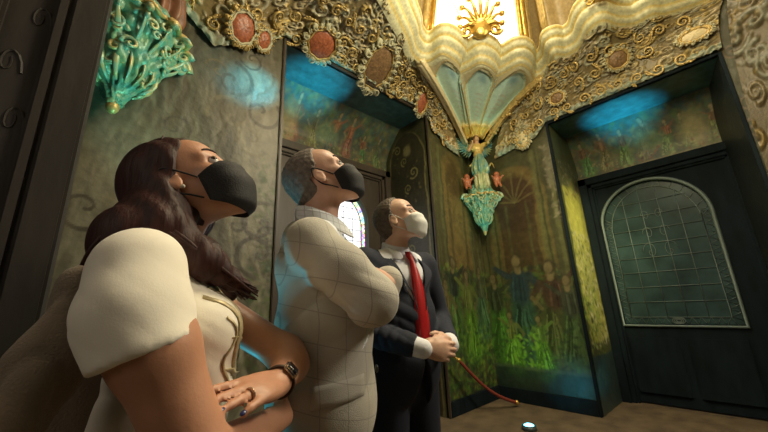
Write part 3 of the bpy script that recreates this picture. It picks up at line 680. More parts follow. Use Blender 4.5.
struct(surf('trim_%d' % TR[0], cvR, fR, m_relief, relief=1., flip=True)); TR[0] += 1

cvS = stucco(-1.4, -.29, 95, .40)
fS = cove_fn('R', ([-1.4, -.29], [2.2, 2.3]), [32, 30, 28, 24], [-1.4, -.5, 0., .8])
struct(surf('trim_%d' % TR[0], cvS, fS, m_relief, relief=1., flip=True)); TR[0] += 1

# ---- the fan in the corner under the ring
def fan(i0, i1, apex, name, idxmap=None):
    cv = Canvas(0, 3, 0, 1, .0125, (.50, .44, .26), 101, .1, 0); cv.Uw, cv.Vw = cv.U, cv.V
    for k in range(3):
        c = k + .5
        for m_, col, rr in ((0, (.55, .42, .16), .46), (1, (.62, .78, .58), .43), (2, (.50, .70, .60), .385)):
            body = (np.abs(cv.U - c) < rr) & (cv.V > .20) & (cv.V < .76); arch = ((cv.U - c) / rr) ** 2 + ((cv.V - .76) / (rr * .42)) ** 2 < 1
            w_ = (body | (arch & (cv.V >= .76))).astype(float); cv.mix(w_, col, 1)
            if m_: cv.h = np.where(w_ > 0, -.02 * m_, cv.h)
        # painted vase, ribbons and script-like flourishes inside the panel
        cv.mix(np.exp(-(((cv.U - c) / .14) ** 2 + ((cv.V - .82) / .06) ** 2)), (.16, .30, .34), .8)
        for j in range(6): cv.mix(np.exp(-(((cv.U - c - .03 * math.sin(j * 2.2)) / (.16)) ** 4 + ((cv.V - .32 - .06 * j) / .012) ** 2)), (.48, .46, .36), .6)
    for k in (0, 1, 2, 3):                          # ribs
        m_ = np.exp(-((cv.U - k) / .05) ** 2); cv.h += .03 * m_; cv.mix(m_ * (np.cos(cv.V * 90) > 0), (.40, .60, .50), .8)
    cv.mix(1 - sstep(.12, .30, cv.V), (.80, .55, .08), .9)
    cv.foliage(0, 3, 0, .2, [(.6, .5, .2), (.35, .22, .05)], 60, (.03, .08), .7, 5, h=.01)
    tb = [i0, *idxmap, i1]
    def f(U, V):
        k = np.interp(U.ravel(), [0, 1, 2, 3], tb) * NS; k0 = np.floor(k).astype(int); fr = (k - k0)[:, None]
        R = (RING[k0 % nR] * (1 - fr) + RING[(k0 + 1) % nR] * fr).reshape(U.shape + (2,))
        an = np.interp(U, [0, 3], [apex[3], apex[4]]); ax = apex[0] + .12 * np.cos(an); ay = apex[1] + .12 * np.sin(an)
        t = V; e = t ** 1.15
        return ax + (R[..., 0] - ax) * e, ay + (R[..., 1] - ay) * e, apex[2] + (ZR - .02 - apex[2]) * (t ** .85)
    return struct(surf(name, cv, f, m_fan, relief=1., flip=False))
fan(3.2, 17.8, (4.27, 2.48, 3.72, PI * .85, PI * 1.65), 'trim_%d' % TR[0], (8.1, 13.1)); TR[0] += 1
# big ribs either side of the fan: plain cream on the left, carved brown on the right
def rib(idx, p0, mt, r, name, lumps):
    e = ringpt(idx); P0 = np.array(p0); P1 = np.array([e[0], e[1], ZR - .03]); t = np.linspace(0, 1, 40)
    pts = [P0 + (P1 - P0) * q + np.array([0, 0, .10 * math.sin(q * PI)]) for q in t]
    bm = bmesh.new(); tube(bm, pts, [r * (.75 + .5 * q) for q in t], 10)
    for k in (-1, 1):
        tube(bm, [p + np.array([.045 * k, .045 * k * (-1 if 0 else 1), -.03]) for p in pts], .018, 6)
    if lumps:
        for q in pts: ball(bm, q + np.array(rng.uniform(-.03, .03, 3)) + np.array([-.03, -.03, -.03]), rng.uniform(.018, .034), u=7, v=5)
    return struct(obj(name, bm, mt))
rib(3.0, (4.10, 2.52, 3.62), m_cream, .05, 'trim_%d' % TR[0], False); TR[0] += 1
rib(18.2, (4.30, 2.28, 3.62), m_goldpaint, .055, 'trim_%d' % TR[0], True); TR[0] += 1

# ---- the vault above the ring, with daylit windows in its sides
zt, rt = 6.6, .75
def dome_pt(k, t, inset=0.):
    """k = ring index (float), t = 0 at the ring .. 1 at the lantern"""
    kk = int(round(k * NS)) % nR; p = RING[kk] + INW[kk] * (.02)
    an = math.atan2(p[1] - CN[1], p[0] - CN[0]); r0 = np.hypot(*(p - CN)); r = r0 + (rt - r0) * t - inset
    return np.array([CN[0] + r * math.cos(an), CN[1] + r * math.sin(an), ZR + .30 + (zt - ZR - .30) * t])
kk = np.arange(nR) / NS; tt = np.linspace(0, 1, 24)
W0, W1 = 3.6, 16.0
V = np.array([[dome_pt(k, t) for k in kk] for t in tt]); cv_c = np.zeros((24, nR, 3)) + np.array((.30, .22, .10))
cv_c *= (.7 + .6 * fbm(V[..., 0] * 3, V[..., 2] * 3 + V[..., 1] * 3, 7))[..., None]
idx = np.arange(24 * nR).reshape(24, nR); F = []
for i in range(23):
    for j in range(nR):
        if W0 <= kk[j] < W1 and i > 0: continue
        F.append((idx[i, j], idx[i, (j + 1) % nR], idx[i + 1, (j + 1) % nR], idx[i + 1, j]))
struct(np_mesh('ceiling', V.reshape(-1, 3), np.array(F), m_relief, None, cv_c.reshape(-1, 3)))
# daylit window in the vault over the corner
m_win = mat('daylit_window', (.9, .85, .7), .4, emit=(1, .93, .74), es=2.2)
m_winmark = mat('faded_window_painting', (.45, .40, .28), .5, emit=(.8, .7, .5), es=.75)
root = bpy.data.objects.new('window_1', None); C.objects.link(root); struct(root)
ks = np.linspace(W0, W1, 60); ts = np.linspace(.0, 1, 20)
V = np.array([[dome_pt(k, t, -.04) for k in ks] for t in ts]); idx = np.arange(20 * 60).reshape(20, 60)
q = np.stack([idx[:-1, :-1], idx[:-1, 1:], idx[1:, 1:], idx[1:, :-1]], -1).reshape(-1, 4)
np_mesh('pane', V.reshape(-1, 3), q, m_win, root)
bm = bmesh.new()
for kf, r in ((W0, .055), (W0 + .35, .022), (W0 + .7, .03), (W1 - .55, .03), (W1 - .25, .022), (W1, .055)): tube(bm, [dome_pt(kf, t, .0) for t in np.linspace(0, 1, 14)], r, 8)
tube(bm, [dome_pt(k, .55) for k in np.linspace(W0, W1, 20)], .04, 8)
obj('window_frame', bm, m_gold, root)
bm = bmesh.new(); g = np.random.default_rng(5)
for k0 in (6.4, 12.6, 13.6, 7.3):
    for j in range(5):
        t = np.linspace(0, 1, 12); pts = [dome_pt(k0 + .35 * math.sin(q * 5 + j * 1.7), .07 + .08 * j + .07 * q) for q in t]; tube(bm, pts, [.012 * (1.2 - q) for q in t], 5)
obj('tracery', bm, m_winmark, root)
bm = bmesh.new(); vs = [bm.verts.new((CN[0] + .8 * math.cos(a), CN[1] + .8 * math.sin(a), zt)) for a in np.linspace(0, 2 * PI, 33)[:-1]]; bm.faces.new(vs)
struct(obj('window_2', bm, m_win, smooth=False))
# gilded ribs and painted fields of the vault on both sides of the window
for k0 in (1.2, 3.4, 17.3, 19.6, 23.5, 27.5):
    bm = bmesh.new()
    for dk, r in ((-.25, .02), (0, .05), (.25, .02)): tube(bm, [dome_pt(k0 + dk, t, .02) for t in np.linspace(.02, 1, 14)], r, 8)
    struct(obj('trim_%d' % TR[0], bm, m_goldpaint)); TR[0] += 1

# ---- frames for ornaments: position on a surface and its outward direction
def frame(o, loc, nrm, up=(0, 0, 1), roll=0.):
    n = Vector(nrm).normalized(); u = Vector(up); x = u.cross(n).normalized(); y = n.cross(x)
    M = Matrix((x, y, n)).transposed().to_4x4(); M.translation = Vector(loc); o.matrix_world = M @ Matrix.Rotation(roll, 4, 'Z')

# ---- medallions: local x, y in the face, z outward
def medallion(label, w_, h_, gem, frame_m, petals, cat='medallion', shape='oval', group=None):
    t = thing('medallion', label, cat, group=group); P = 40
    bm = bmesh.new(); tube(bm, [(w_ * (1 + .04 * math.sin(a * 8)) * math.cos(a), h_ * (1 + .04 * math.sin(a * 8)) * math.sin(a), .02) for a in np.linspace(0, 2 * PI, P + 1)[:-1]], .011, 8, closed=True)
    tube(bm, [(w_ * 1.16 * math.cos(a), h_ * 1.13 * math.sin(a), .015) for a in np.linspace(0, 2 * PI, P + 1)[:-1]], .012, 6, closed=True); obj('frame', bm, frame_m, t)
    bm = bmesh.new(); ball(bm, (0, 0, .0), 1, (w_, h_, .035), 28, 12)
    for v in bm.verts: v.co.z += .006 * math.sin(v.co.x * 120) * math.sin(v.co.y * 110)
    obj('boss', bm, gem, t)
    bm = bmesh.new()
    petals = int(petals * 1.5)
    for k in range(petals):
        a = 2 * PI * k / petals; rx, ry = w_ * 1.26, h_ * 1.22; s = .24 * (w_ + h_) * (1.25 if k % 2 else .8)
        R = Matrix.Rotation(a, 3, 'Z'); ball(bm, (rx * math.cos(a), ry * math.sin(a), .012), s * .5, (1.0, .72, .42), 10, 7, R)
        q = np.linspace(0, 1, 9); tube(bm, [(rx * math.cos(a) + s * .42 * (1 - z) * math.cos(a + z * 6), ry * math.sin(a) + s * .42 * (1 - z) * math.sin(a + z * 6), .045) for z in q], s * .09, 5)
    obj('leaf_border', bm, m_pale if frame_m is m_goldpaint else m_goldpaint, t)
    return t
def surf_pt(fn, u, v):
    e = .02; A = np.array([[u, u + e], [u, u + e]]); B = np.array([[v, v], [v + e, v + e]]); X, Y, Z = fn(A, B)
    p = np.array([X[0, 0], Y[0, 0], Z[0, 0]]); du = np.array([X[0, 1], Y[0, 1], Z[0, 1]]) - p; dv = np.array([X[1, 0], Y[1, 0], Z[1, 0]]) - p
    n = np.cross(du, dv); n /= np.linalg.norm(n); c = np.array([2.15, .55, 3.0]) - p
    return p, (n if n @ c > 0 else -n)
def on(fn, o, u, v, off=.03, roll=0.):
    p, n = surf_pt(fn, u, v); frame(o, p + n * off, n, roll=roll); return o
on(fL, medallion('large brown oval medallion in a gold frame above the left doorway', .17, .26, m_umber, m_goldpaint, 14), 2.30, .42, .05, .3)
on(fL, medallion('round red medallion above the left end of the left doorway', .15, .15, m_red, m_goldpaint, 12), 1.52, .22, .05)
on(fL, medallion('small red oval medallion above the right end of the left doorway', .09, .15, m_red, m_goldpaint, 10), 3.22, .20, .05, .2)
on(fL, medallion('rusty red medallion hanging over the bare wall, the far left one', .11, .13, m_red, m_pale, 12), .70, .18, .05)
on(fL, medallion('small red and cream medallion hanging lowest beside the left doorway', .07, .09, m_red, m_pale, 10), .92, .05, .05)
on(fR, medallion('purple brown rosette in the middle of the relief above the right doorway', .10, .10, m_umber, m_goldpaint, 12), .58, .50, .06)
on(fR, medallion('wide oval cartouche with pale boss near the right end of the relief', .115, .065, m_cream, m_goldpaint, 12), -.12, .32, .05)
on(fR, medallion('dark oval medallion above the left end of the right doorway', .085, .075, m_umber, m_goldpaint, 10), 1.28, .30, .05)
def wallmed(label, loc, nrm, *a, **k): o = medallion(label, *a, **k); frame(o, loc, nrm)
wallmed('white oval medallion with dark centre hanging left of the corner angel, the left of two', (3.50, YW - .03, 3.78), (0, -1, 0), .07, .10, m_umber, m_white, 10)
wallmed('white oval medallion with red centre hanging left of the corner angel, the right of two', (3.78, YW - .03, 3.68), (0, -1, 0), .06, .09, m_red, m_white, 10)
wallmed('pale gold leafy wreath medallion hanging right of the corner angel', (XW - .03, 1.78, 3.50), (-1, 0, 0), .09, .13, m_cream, m_goldpaint, 14)

# ---- loose scrolls of gilded stucco, one built and copied
def scroll_proto(mt):
    bm = bmesh.new(); t = np.linspace(0, 1, 34)
    tube(bm, [(.10 * (1 - q) ** .8 * math.cos(q * 9.5) + .02, .10 * (1 - q) ** .8 * math.sin(q * 9.5), .02 + .03 * q) for q in t], [.020 * (1.1 - .6 * q) for q in t], 8)
    tube(bm, [(.12 - .02 * q * 5 * 0 + .0, -.16 * q, .02) for q in np.linspace(0, 1, 8)], [.020 * (1.05 - .7 * q) for q in np.linspace(0, 1, 8)], 8)
    for k in range(4): ball(bm, (.125 + .03 * math.sin(k), -.03 - .04 * k, .02), .028 - .004 * k, (1, 1.3, .6), 8, 6)
    return obj('stucco_scroll', bm, mt)
for fn, lab, grp, us, mt, sd in ((fL, 'curled gilded scroll in the stucco relief above the left doorway', 'gilded scrolls above the left doorway', (.3, 3.9), m_goldpaint, 1), (fR, 'curled gilded scroll in the stucco relief above the right doorway', 'gilded scrolls above the right doorway', (-.2, 2.0), m_goldpaint, 2)):
    g = np.random.default_rng(sd); p = scroll_proto(mt); tag(p, lab, 'scroll', grp)
    meds = [(2.30, .42, .36), (1.52, .22, .26), (3.22, .20, .2), (.70, .18, .2), (.92, .05, .15)] if fn is fL else [(.58, .5, .2), (-.12, .32, .25), (1.28, .3, .18)]
    spots = [(u, v) for v in (.10, .40, .72) for u in np.arange(us[0] + v * .2, us[1], .19)]
    spots = [(u, v) for u, v in spots if all(math.hypot(u - a, v - b) > r for a, b, r in meds)]
    for i, (u, v) in enumerate(spots):
        o = p if i == 0 else p.copy()
        if i: C.objects.link(o)
        on(fn, o, u, v + g.uniform(-.03, .03), .02, g.uniform(0, 6.28))
        s = g.uniform(.5, .62); o.matrix_world = o.matrix_world @ Matrix.Diagonal((s * (1 if i % 2 else -1), s, s, 1))
# gold palmettes along the ring cusps
def crown(label, loc, nrm, s):
    t = thing('cartouche', label, 'cartouche'); bm = bmesh.new()
    for k in range(9):
        a = PI * (k / 8); L = .34 - .10 * abs(k - 4) / 4
        q = np.linspace(0, 1, 9); tube(bm, [(L * z * math.cos(a) + .03 * math.sin(z * 5) * math.cos(a), .10 + L * z * math.sin(a) * 1.1, .05 + .05 * math.sin(z * 3)) for z in q], [.026 * (1.2 - .7 * z) for z in q], 7)
        ball(bm, (L * math.cos(a), .10 + L * math.sin(a) * 1.1, .06), .034, u=8, v=6)
    obj('palmette', bm, m_gold, t)
    bm = bmesh.new(); ball(bm, (0, .08, .05), 1, (.12, .14, .06), 16, 10)
    for k in (-1, 1):
        q = np.linspace(0, 1, 22); tube(bm, [(k * (.12 + .13 * z) + k * .08 * (1 - z) * math.cos(z * 8), .02 + .08 * (1 - z) * math.sin(z * 8), .05) for z in q], [.026 * (1.1 - .6 * z) for z in q], 7)
    obj('shield', bm, m_gold, t)
    bm = bmesh.new(); q = np.linspace(0, 1, 10); tube(bm, [(0, .44 + .16 * z, .06) for z in q], [.03 * (1.05 - z) for z in q], 7); ball(bm, (0, .46, .06), .045)
    obj('finial', bm, m_gold, t)
    frame(t, loc, nrm); t.matrix_world = t.matrix_world @ Matrix.Scale(s, 4)
p = ringpt(10.0); pi_ = INW[80]
crown('gold cartouche with palmette standing on the cornice before the bright window', (p[0] + pi_[0] * .17, p[1] + pi_[1] * .17, ZR + .24), (pi_[0], pi_[1], -.25), 1.05)
p = ringpt(24); pi_ = INW[24 * NS]
crown('gilded cartouche at the cornice fold above the right doorway', (p[0] + pi_[0] * .20, p[1] + pi_[1] * .20, ZR + .10), (pi_[0], pi_[1], -.35), .5)

def against_walls(t):
    """flatten the back of a corner piece where it meets the two walls"""
    M = Matrix.LocRotScale(t.location, t.rotation_euler, t.scale); Mi = M.inverted()
    for c in t.children:
        for v in c.data.vertices:
            p = M @ v.co
            q = Vector((min(max(p.x, XB + .004), XW - .004), min(p.y, YW - .004), p.z))
            if (q - p).length > 1e-5: v.co = Mi @ q
# ---- corner corbels and the angels on them (local +x points into the room)
def corbel(label, loc, rz, s, sz=None):
    t = thing('corbel', label, 'corbel', loc, rz)
    S = Sculpt(); S.cone((0, 0, .02), (0.02, 0, .30), .03, .17, .02); S.cone((.02, 0, .30), (.02, 0, .52), .17, .27, .03); S.ell((.02, 0, .57), (.29, .31, .06), .03)
    def disp(V):
        a = np.arctan2(V[:, 1], V[:, 0] - .02); z = V[:, 2]
        return .022 * np.abs(np.sin(a * 5 + z * 9)) * np.clip(z * 3, .2, 1) + .014 * np.sin(z * 38 + 3 * np.cos(a * 5)) * np.cos(a * 8) + .008 * np.sin(a * 17) * np.sin(z * 60)
    sculpt_obj('bowl', S, .010, m_teal, t, 1, disp)
    bm = bmesh.new()
    for k in range(13):                             # hanging leaves
        a = -PI * .8 + k * PI * 1.6 / 12; q = np.linspace(0, 1, 14); ca, sa = math.cos(a), math.sin(a)
        tube(bm, [((.10 + .19 * z + .03 * math.sin(z * 9)) * ca + .02, (.10 + .21 * z + .03 * math.sin(z * 9)) * sa, .12 + .38 * z) for z in q], [.020 * math.sin(.35 + 2.5 * z) for z in q], 7, flat=.5)
        tube(bm, [((.30 + .055 * (1 - z) * math.cos(z * 9)) * ca + .02, (.31 + .055 * (1 - z) * math.cos(z * 9)) * sa, .50 + .055 * (1 - z) * math.sin(z * 9)) for z in q], [.017 * (1.2 - .6 * z) for z in q], 6)
    obj('leaves', bm, m_tealrim, t)
    bm = bmesh.new(); g = np.random.default_rng(9)
    for k in range(46):                             # curled scrollwork over the bowl
        a = g.uniform(-PI * .85, PI * .85); z0 = g.uniform(.14, .50); r0 = np.interp(z0, [.02, .30, .52], [.04, .185, .29]) + .012; R = g.uniform(.03, .06); hd = g.choice([-1, 1]); q = np.linspace(0, 1, 16)
        tube(bm, [((r0 + .01 * z) * math.cos(a + hd * R * (1 - z) * math.cos(z * 8) / r0) + .02, (r0 + .01 * z) * math.sin(a + hd * R * (1 - z) * math.cos(z * 8) / r0), z0 + R * (1 - z) * math.sin(z * 8)) for z in q], [.012 * (1.1 - .6 * z) for z in q], 6)
    obj('scrollwork', bm, m_tealrim, t)
    bm = bmesh.new(); P = 96
    tube(bm, [((.31 + .018 * math.sin(a * 14)) * math.cos(a) + .02, (.335 + .018 * math.sin(a * 14)) * math.sin(a), .56 + .012 * math.cos(a * 14)) for a in np.linspace(0, 2 * PI, P + 1)[:-1]], .016, 6, closed=True)
    obj('rim', bm, m_goldpaint, t)
    bm = bmesh.new(); ball(bm, (.0, 0, .0), .035, (1, 1, 1.3)); obj('drop', bm, m_goldpaint, t)
    for k in (-1, 1):
        bm = bmesh.new(); q = np.linspace(0, 1, 26)
        tube(bm, [(.10 + .0 * z, k * (.33 + .085 * (1 - z) * math.cos(z * 10)), .53 + .085 * (1 - z) * math.sin(z * 10)) for z in q], [.026 * (1.15 - .6 * z) for z in q], 8); obj('volute', bm, m_tealrim, t)
    t.scale = (s, s, sz or s); against_walls(t); return t
m_flesh = mat('painted_flesh', (.50, .30, .17), .4, 0, noise=.2)
M_ROBE = mat('blue_green_robe', (.05, .22, .26), .35, .1, bump=.4, bscale=30, col2=(.30, .36, .16), nscale=10)
m_yel = mat('yellow_bodice', (.55, .40, .12), .35, .2, noise=.3)
m_brown = mat('brown_hair_paint', (.09, .045, .02), .5)
M_GRN = mat('cream_green_skirt', (.36, .38, .20), .4, .1, noise=.4, nscale=16, bump=.3)
def angel(label, loc, rz, s, pose=1, m_robe=None, m_grn=None):
    m_robe = m_robe or M_ROBE; m_grn = m_grn or M_GRN
    t = thing('angel_statue', label, 'statue', loc, rz)
    S = Sculpt()                                    # one continuous body
    S.ell((.0, 0, .86), (.048, .042, .058)); S.cone((.0, 0, .78), (0, 0, .82), .026, .024)
    S.ell((0, 0, .70), (.055, .085, .09), .03); S.ell((0, 0, .56), (.05, .065, .09), .03); S.cone((0, 0, .5), (0, 0, .42), .07, .08, .03)
    S.cone((0, .045, .42), (.03, .05, .22), .05, .038); S.cone((.03, .05, .22), (0, .05, .03), .036, .022); S.cone((0, .05, .015), (.06, .055, .01), .02, .014)
    S.cone((0, -.045, .42), (.05, -.05, .22), .05, .038); S.cone((.05, -.05, .22), (.02, -.05, .03), .036, .022); S.cone((.02, -.05, .015), (.08, -.055, .01), .02, .014)
    S.chain([(0, -.09, .74), (.05, -.16, .64), (.12, -.12, .72)], [.028, .024, .016]); S.chain([(0, .09, .74), (.02, .19, .80 if pose > 0 else .62), (.08, .21, .93 if pose > 0 else .6)], [.028, .023, .016])
    for y, z, x in ((-.12, .72, .12), (.21, .93 if pose > 0 else .6, .08)):
        S.ell((x, y, z), (.02, .018, .024), .01)
        for k in range(4): S.cone((x, y, z), (x + .02, y + (k - 1.5) * .011, z + .045), .007, .005, .004)
        S.cone((x, y, z), (x + .03, y - .012, z + .012), .007, .006, .004)
    S.ell((.046, 0, .855), (.010, .008, .013), .008); S.ell((.03, 0, .832), (.018, .02, .014), .01)
    sculpt_obj('body', S, .0075, m_flesh, t, 1)
    S = Sculpt(); S.ell((-.012, 0, .875), (.055, .052, .055)); S.ell((-.035, 0, .82), (.035, .05, .07), .02); S.cone((-.03, .03, .8), (-.02, .06, .72), .02, .01); S.cone((-.03, -.03, .8), (-.02, -.06, .72), .02, .01)
    sculpt_obj('hair', S, .008, m_brown, t, 1, lambda V: .004 * np.sin(V[:, 2] * 150 + V[:, 1] * 60))
    S = Sculpt(); S.ell((0, 0, .69), (.068, .098, .085), .02); S.ell((0, 0, .58), (.06, .075, .06), .03); S.cone((0, -.085, .74), (.03, -.13, .68), .042, .036); S.cone((0, .085, .74), (.01, .14, .77), .042, .036)
    sculpt_obj('bodice', S, .009, m_yel, t, 1)
    S = Sculpt(); S.cone((0, 0, .56), (.01, 0, .40), .065, .11, .02); S.cone((.01, 0, .40), (.02, 0, .33), .11, .125, .02)
    sculpt_obj('overskirt', S, .010, m_robe, t, 1, lambda V: .018 * np.sin(np.arctan2(V[:, 1], V[:, 0]) * 11) * np.clip((.6 - V[:, 2]) * 4, 0, 1))
    S = Sculpt(); S.cone((.0, 0, .42), (.02, 0, .08), .09, .105, .02)
    sculpt_obj('skirt', S, .010, m_grn, t, 1, lambda V: .018 * np.sin(np.arctan2(V[:, 1], V[:, 0]) * 9 + 1) * np.clip((.45 - V[:, 2]) * 4, 0, 1))
    for k in (-1, 1):                               # wings with feather rows
        bm = bmesh.new()
        for j in range(11):
            a = .15 + j * .13; L = .34 - .012 * j; q = np.linspace(0, 1, 7)
            tube(bm, [(-.06 - .02 * z, k * (.05 + L * z * math.cos(a * 1.1 - .4)), .74 + L * z * math.sin(.9 - a * 1.25)) for z in q], [.022 * math.sin(.5 + 2.4 * z) for z in q], 6, flat=.45)
        obj('wing', bm, m_robe, t)
    bm = bmesh.new()
    for k in range(7): q = np.linspace(0, 1, 10); tube(bm, [(-.02, .10 * math.cos(k) * z + (k - 3) * .05, .40 + .1 * math.sin(k * 2 + z * 4) * z) for z in q], [.015 * (1.1 - z) + .003 for z in q], 5)
    obj('sash', bm, m_yel, t)
    t.scale = (s, s, s); against_walls(t); return t
NB = -PI * .75
corbel('teal lacquered leaf corbel in the far corner under the winged angel', (4.28, 2.48, 2.24), NB, .72, .95)
angel('winged angel in yellow bodice and blue skirt on the far corner corbel', (4.19, 2.39, 2.845), NB + .15, .97)
corbel('large teal corbel with gold scalloped rim high in the near left corner', (-.01, 2.50, 2.56), -PI * .3, 1.05)
angel('painted statue with brown legs on the near left corbel, cut by the top edge', (.14, 2.42, 3.235), -PI * .3, 1.2, -1, mat('gold_green_cloth', (.12, .20, .10), .4, .1, bump=.4, col2=(.42, .30, .10), nscale=8), mat('red_brown_cloth', (.20, .085, .045), .45, noise=.4, bump=.3))
bm = bmesh.new()
for z_, r_ in ((3.74, .12), (3.70, .085), (3.66, .055)): ball(bm, (4.30, 2.51, z_), r_ * .8, (1, 1, .5), 16, 10)
for k in range(8): a = PI * .8 + k * PI * .9 / 7; ball(bm, (4.27 + .12 * math.cos(a), 2.48 + .12 * math.sin(a), 3.74), .035, (1, 1, .8), 8, 6)
struct(obj('trim_%d' % TR[0], bm, m_yel)); TR[0] += 1
# small red cherub heads either side of the angel
def cherub(label, loc):
    t = thing('cherub', label, 'cherub', loc, NB)
    S = Sculpt(); S.ell((0, 0, .12), (.045, .04, .05)); S.ell((.0, 0, .04), (.05, .055, .06), .02); S.cone((0, .04, .06), (.05, .08, .09), .018, .012); S.cone((0, -.04, .06), (.05, -.08, .09), .018, .012); S.cone((0, .025, 0), (.05, .03, -.07), .024, .015); S.cone((0, -.025, 0), (.05, -.03, -.07), .024, .015); S.ell((.044, 0, .115), (.008, .007, .009), .006)
    sculpt_obj('body', S, .007, m_red, t, 1)
    S = Sculpt(); S.ell((-.012, 0, .14), (.045, .043, .042)); sculpt_obj('hair', S, .008, m_brown, t, 1)
cherub('small red cherub on the left side of the far corner angel', (4.02, 2.52, 2.93)); cherub('small red cherub on the right side of the far corner angel', (4.30, 2.20, 2.93))

# ---- floor uplight by the corner and its twins behind the people
m_led = mat('lit_cyan_led', (.6, 1, 1), .3, emit=(.12, .75, 1), es=5)
def uplight(label, x, y, es=True, s=1.):
    t = thing('floor_uplight', label, 'floor light', (x, y, 0)); bm = bmesh.new()
    bmesh.ops.create_cone(bm, cap_ends=True, segments=28, radius1=.075, radius2=.065, depth=.035, matrix=Matrix.Translation((0, 0, .0175))); obj('housing', bm, m_lead, t)
    bm = bmesh.new(); ball(bm, (0, 0, .036), .05, (1, 1, .35), 20, 8); obj('lens', bm, m_led, t)
    bm = bmesh.new(); tube(bm, [(.058 * math.cos(a), .058 * math.sin(a), .037) for a in np.linspace(0, 2 * PI, 25)[:-1]], .006, 6, closed=True); obj('bezel', bm, m_lead, t)
    t.scale = (s, s, s)
uplight('bright cyan floor spotlight shining on the carpet by the far corner', 3.60, 1.86)
uplight('cyan floor light behind the woman and the man in the checked blazer', .72, 2.28)
uplight('cyan floor light in front of the left doorway', 1.9, 2.5)
# ---- red barrier rope slung from a brass hook on the wall to the foot of the corner
rt_ = thing('barrier_rope', 'dull red barrier rope sagging towards the floor behind the man in the navy suit', 'rope', (3.4, 2.5, 0))
bm = bmesh.new(); q = np.linspace(0, 1, 24); a0 = np.array([3.42, 2.52, .62]) - np.array([3.4, 2.5, 0]); b0 = np.array([4.22, 2.30, .05]) - np.array([3.4, 2.5, 0])
tube(bm, [a0 + (b0 - a0) * z - np.array([0, 0, .09 * math.sin(z * PI)]) for z in q], .019, 8); obj('rope', bm, mat('red_rope', (.22, .035, .02), .7, bump=.6, bscale=90), rt_)
bm = bmesh.new(); tube(bm, [a0, a0 + np.array([0, .06, .03]), a0 + np.array([0, .135, .03])], .012, 8); ball(bm, a0, .028); obj('hook', bm, m_gold, rt_)
bm = bmesh.new(); ball(bm, b0, .03); obj('end_cap', bm, m_gold, rt_)
# ================================================================== THE PEOPLE
def fabric(name, c1, rough=.85, weave=300, check=None, bump=.25, sheen=.15):
    m = mat(name, c1, rough, 0, noise=.10, nscale=9, bump=bump, bscale=weave, sheen=sheen)
    if check:
        nt = m.node_tree; N = nt.nodes; L = nt.links; b = N['Principled BSDF']; src = b.inputs['Base Color'].links[0].from_socket
        tc = N.new('ShaderNodeTexCoord'); sx = N.new('ShaderNodeSeparateXYZ'); L.new(tc.outputs['Object'], sx.inputs[0])
        def M_(op, a, c=None):
            n = N.new('ShaderNodeMath'); n.operation = op
            for i, q in enumerate((a, c)):
                if q is None: continue
                if isinstance(q, (int, float)): n.inputs[i].default_value = q
                else: L.new(q, n.inputs[i])
            return n.outputs[0]
        lh = M_('LESS_THAN', M_('FRACT', M_('DIVIDE', M_('ADD', sx.outputs[2], M_('MULTIPLY', sx.outputs[0], .25)), check[0])), check[2])
        lv = M_('LESS_THAN', M_('FRACT', M_('DIVIDE', M_('ADD', sx.outputs[0], M_('MULTIPLY', sx.outputs[1], .35)), check[1])), check[2])
        f = M_('MULTIPLY', M_('MAXIMUM', lh, lv), .55)
        mx = N.new('ShaderNodeMix'); mx.data_type = 'RGBA'; L.new(f, mx.inputs[0]); L.new(src, mx.inputs[6]); mx.inputs[7].default_value = (*check[3], 1); L.new(mx.outputs[2], b.inputs['Base Color'])
    return m
skin_w = mat('warm_skin', (.52, .26, .16), .45, 0, noise=.08, nscale=20, bump=.06, bscale=160, sub=.08)
skin_m = mat('ruddy_skin', (.62, .36, .26), .45, 0, noise=.10, nscale=24, bump=.08, bscale=160, sub=.08)
skin_n = mat('fair_skin', (.62, .39, .28), .45, 0, noise=.10, nscale=24, bump=.08, bscale=160, sub=.08)
m_hairw = mat('dark_brown_hair', (.036, .011, .009), .55, 0, noise=.5, nscale=60, bump=.4, bscale=90, stretch=(1, 1, .12), spec=.3)
m_hairg = mat('short_grey_hair', (.20, .17, .145), .7, 0, noise=.45, nscale=70, bump=.35, bscale=200)
m_hairs = mat('grey_brown_hair', (.10, .075, .055), .6, 0, noise=.45, nscale=70, bump=.35, bscale=200)
m_maskb = mat('black_mask_cloth', (.012, .012, .014), .75, 0, bump=.2, bscale=300)
m_maskw = mat('white_mask_cloth', (.72, .74, .70), .7, 0, bump=.2, bscale=300)
m_eye = mat('eye_white', (.7, .68, .64), .2); m_iris = mat('iris_brown', (.05, .025, .012), .15); m_brow = mat('eyebrow_hair', (.04, .02, .015), .7)
m_tshirt = fabric('cream_jersey', (.84, .79, .68), bump=.05); m_print = mat('gold_foil_print', (.46, .38, .22), .4, .2, noise=.35, nscale=60)
m_blazer = fabric('checked_blazer_wool', (.50, .475, .41), check=(.080, .075, .035, (.24, .22, .20)), weave=420)
m_shirt2 = fabric('pale_check_shirt', (.80, .84, .90), check=(.02, .02, .12, (.36, .38, .42)), bump=.1)
m_navy = fabric('navy_suit_wool', (.008, .012, .026), rough=.85, bump=.15, sheen=.0); m_shirt3 = fabric('white_shirt_cotton', (.72, .74, .80), bump=.1)
m_tie = fabric('red_silk_tie', (.40, .010, .012), rough=.35, bump=.1, sheen=0); m_btn = mat('dark_button', (.02, .02, .02), .3)
m_jeans = fabric('dark_trousers', (.02, .024, .035)); m_shoe = mat('black_shoe_leather', (.012, .01, .01), .3)
m_bag = fabric('beige_knit_shawl', (.20, .155, .11), bump=.4); m_nail = mat('dark_blue_nail_polish', (.015, .02, .10), .15); m_strapm = mat('brown_watch_strap', (.06, .035, .02), .5)
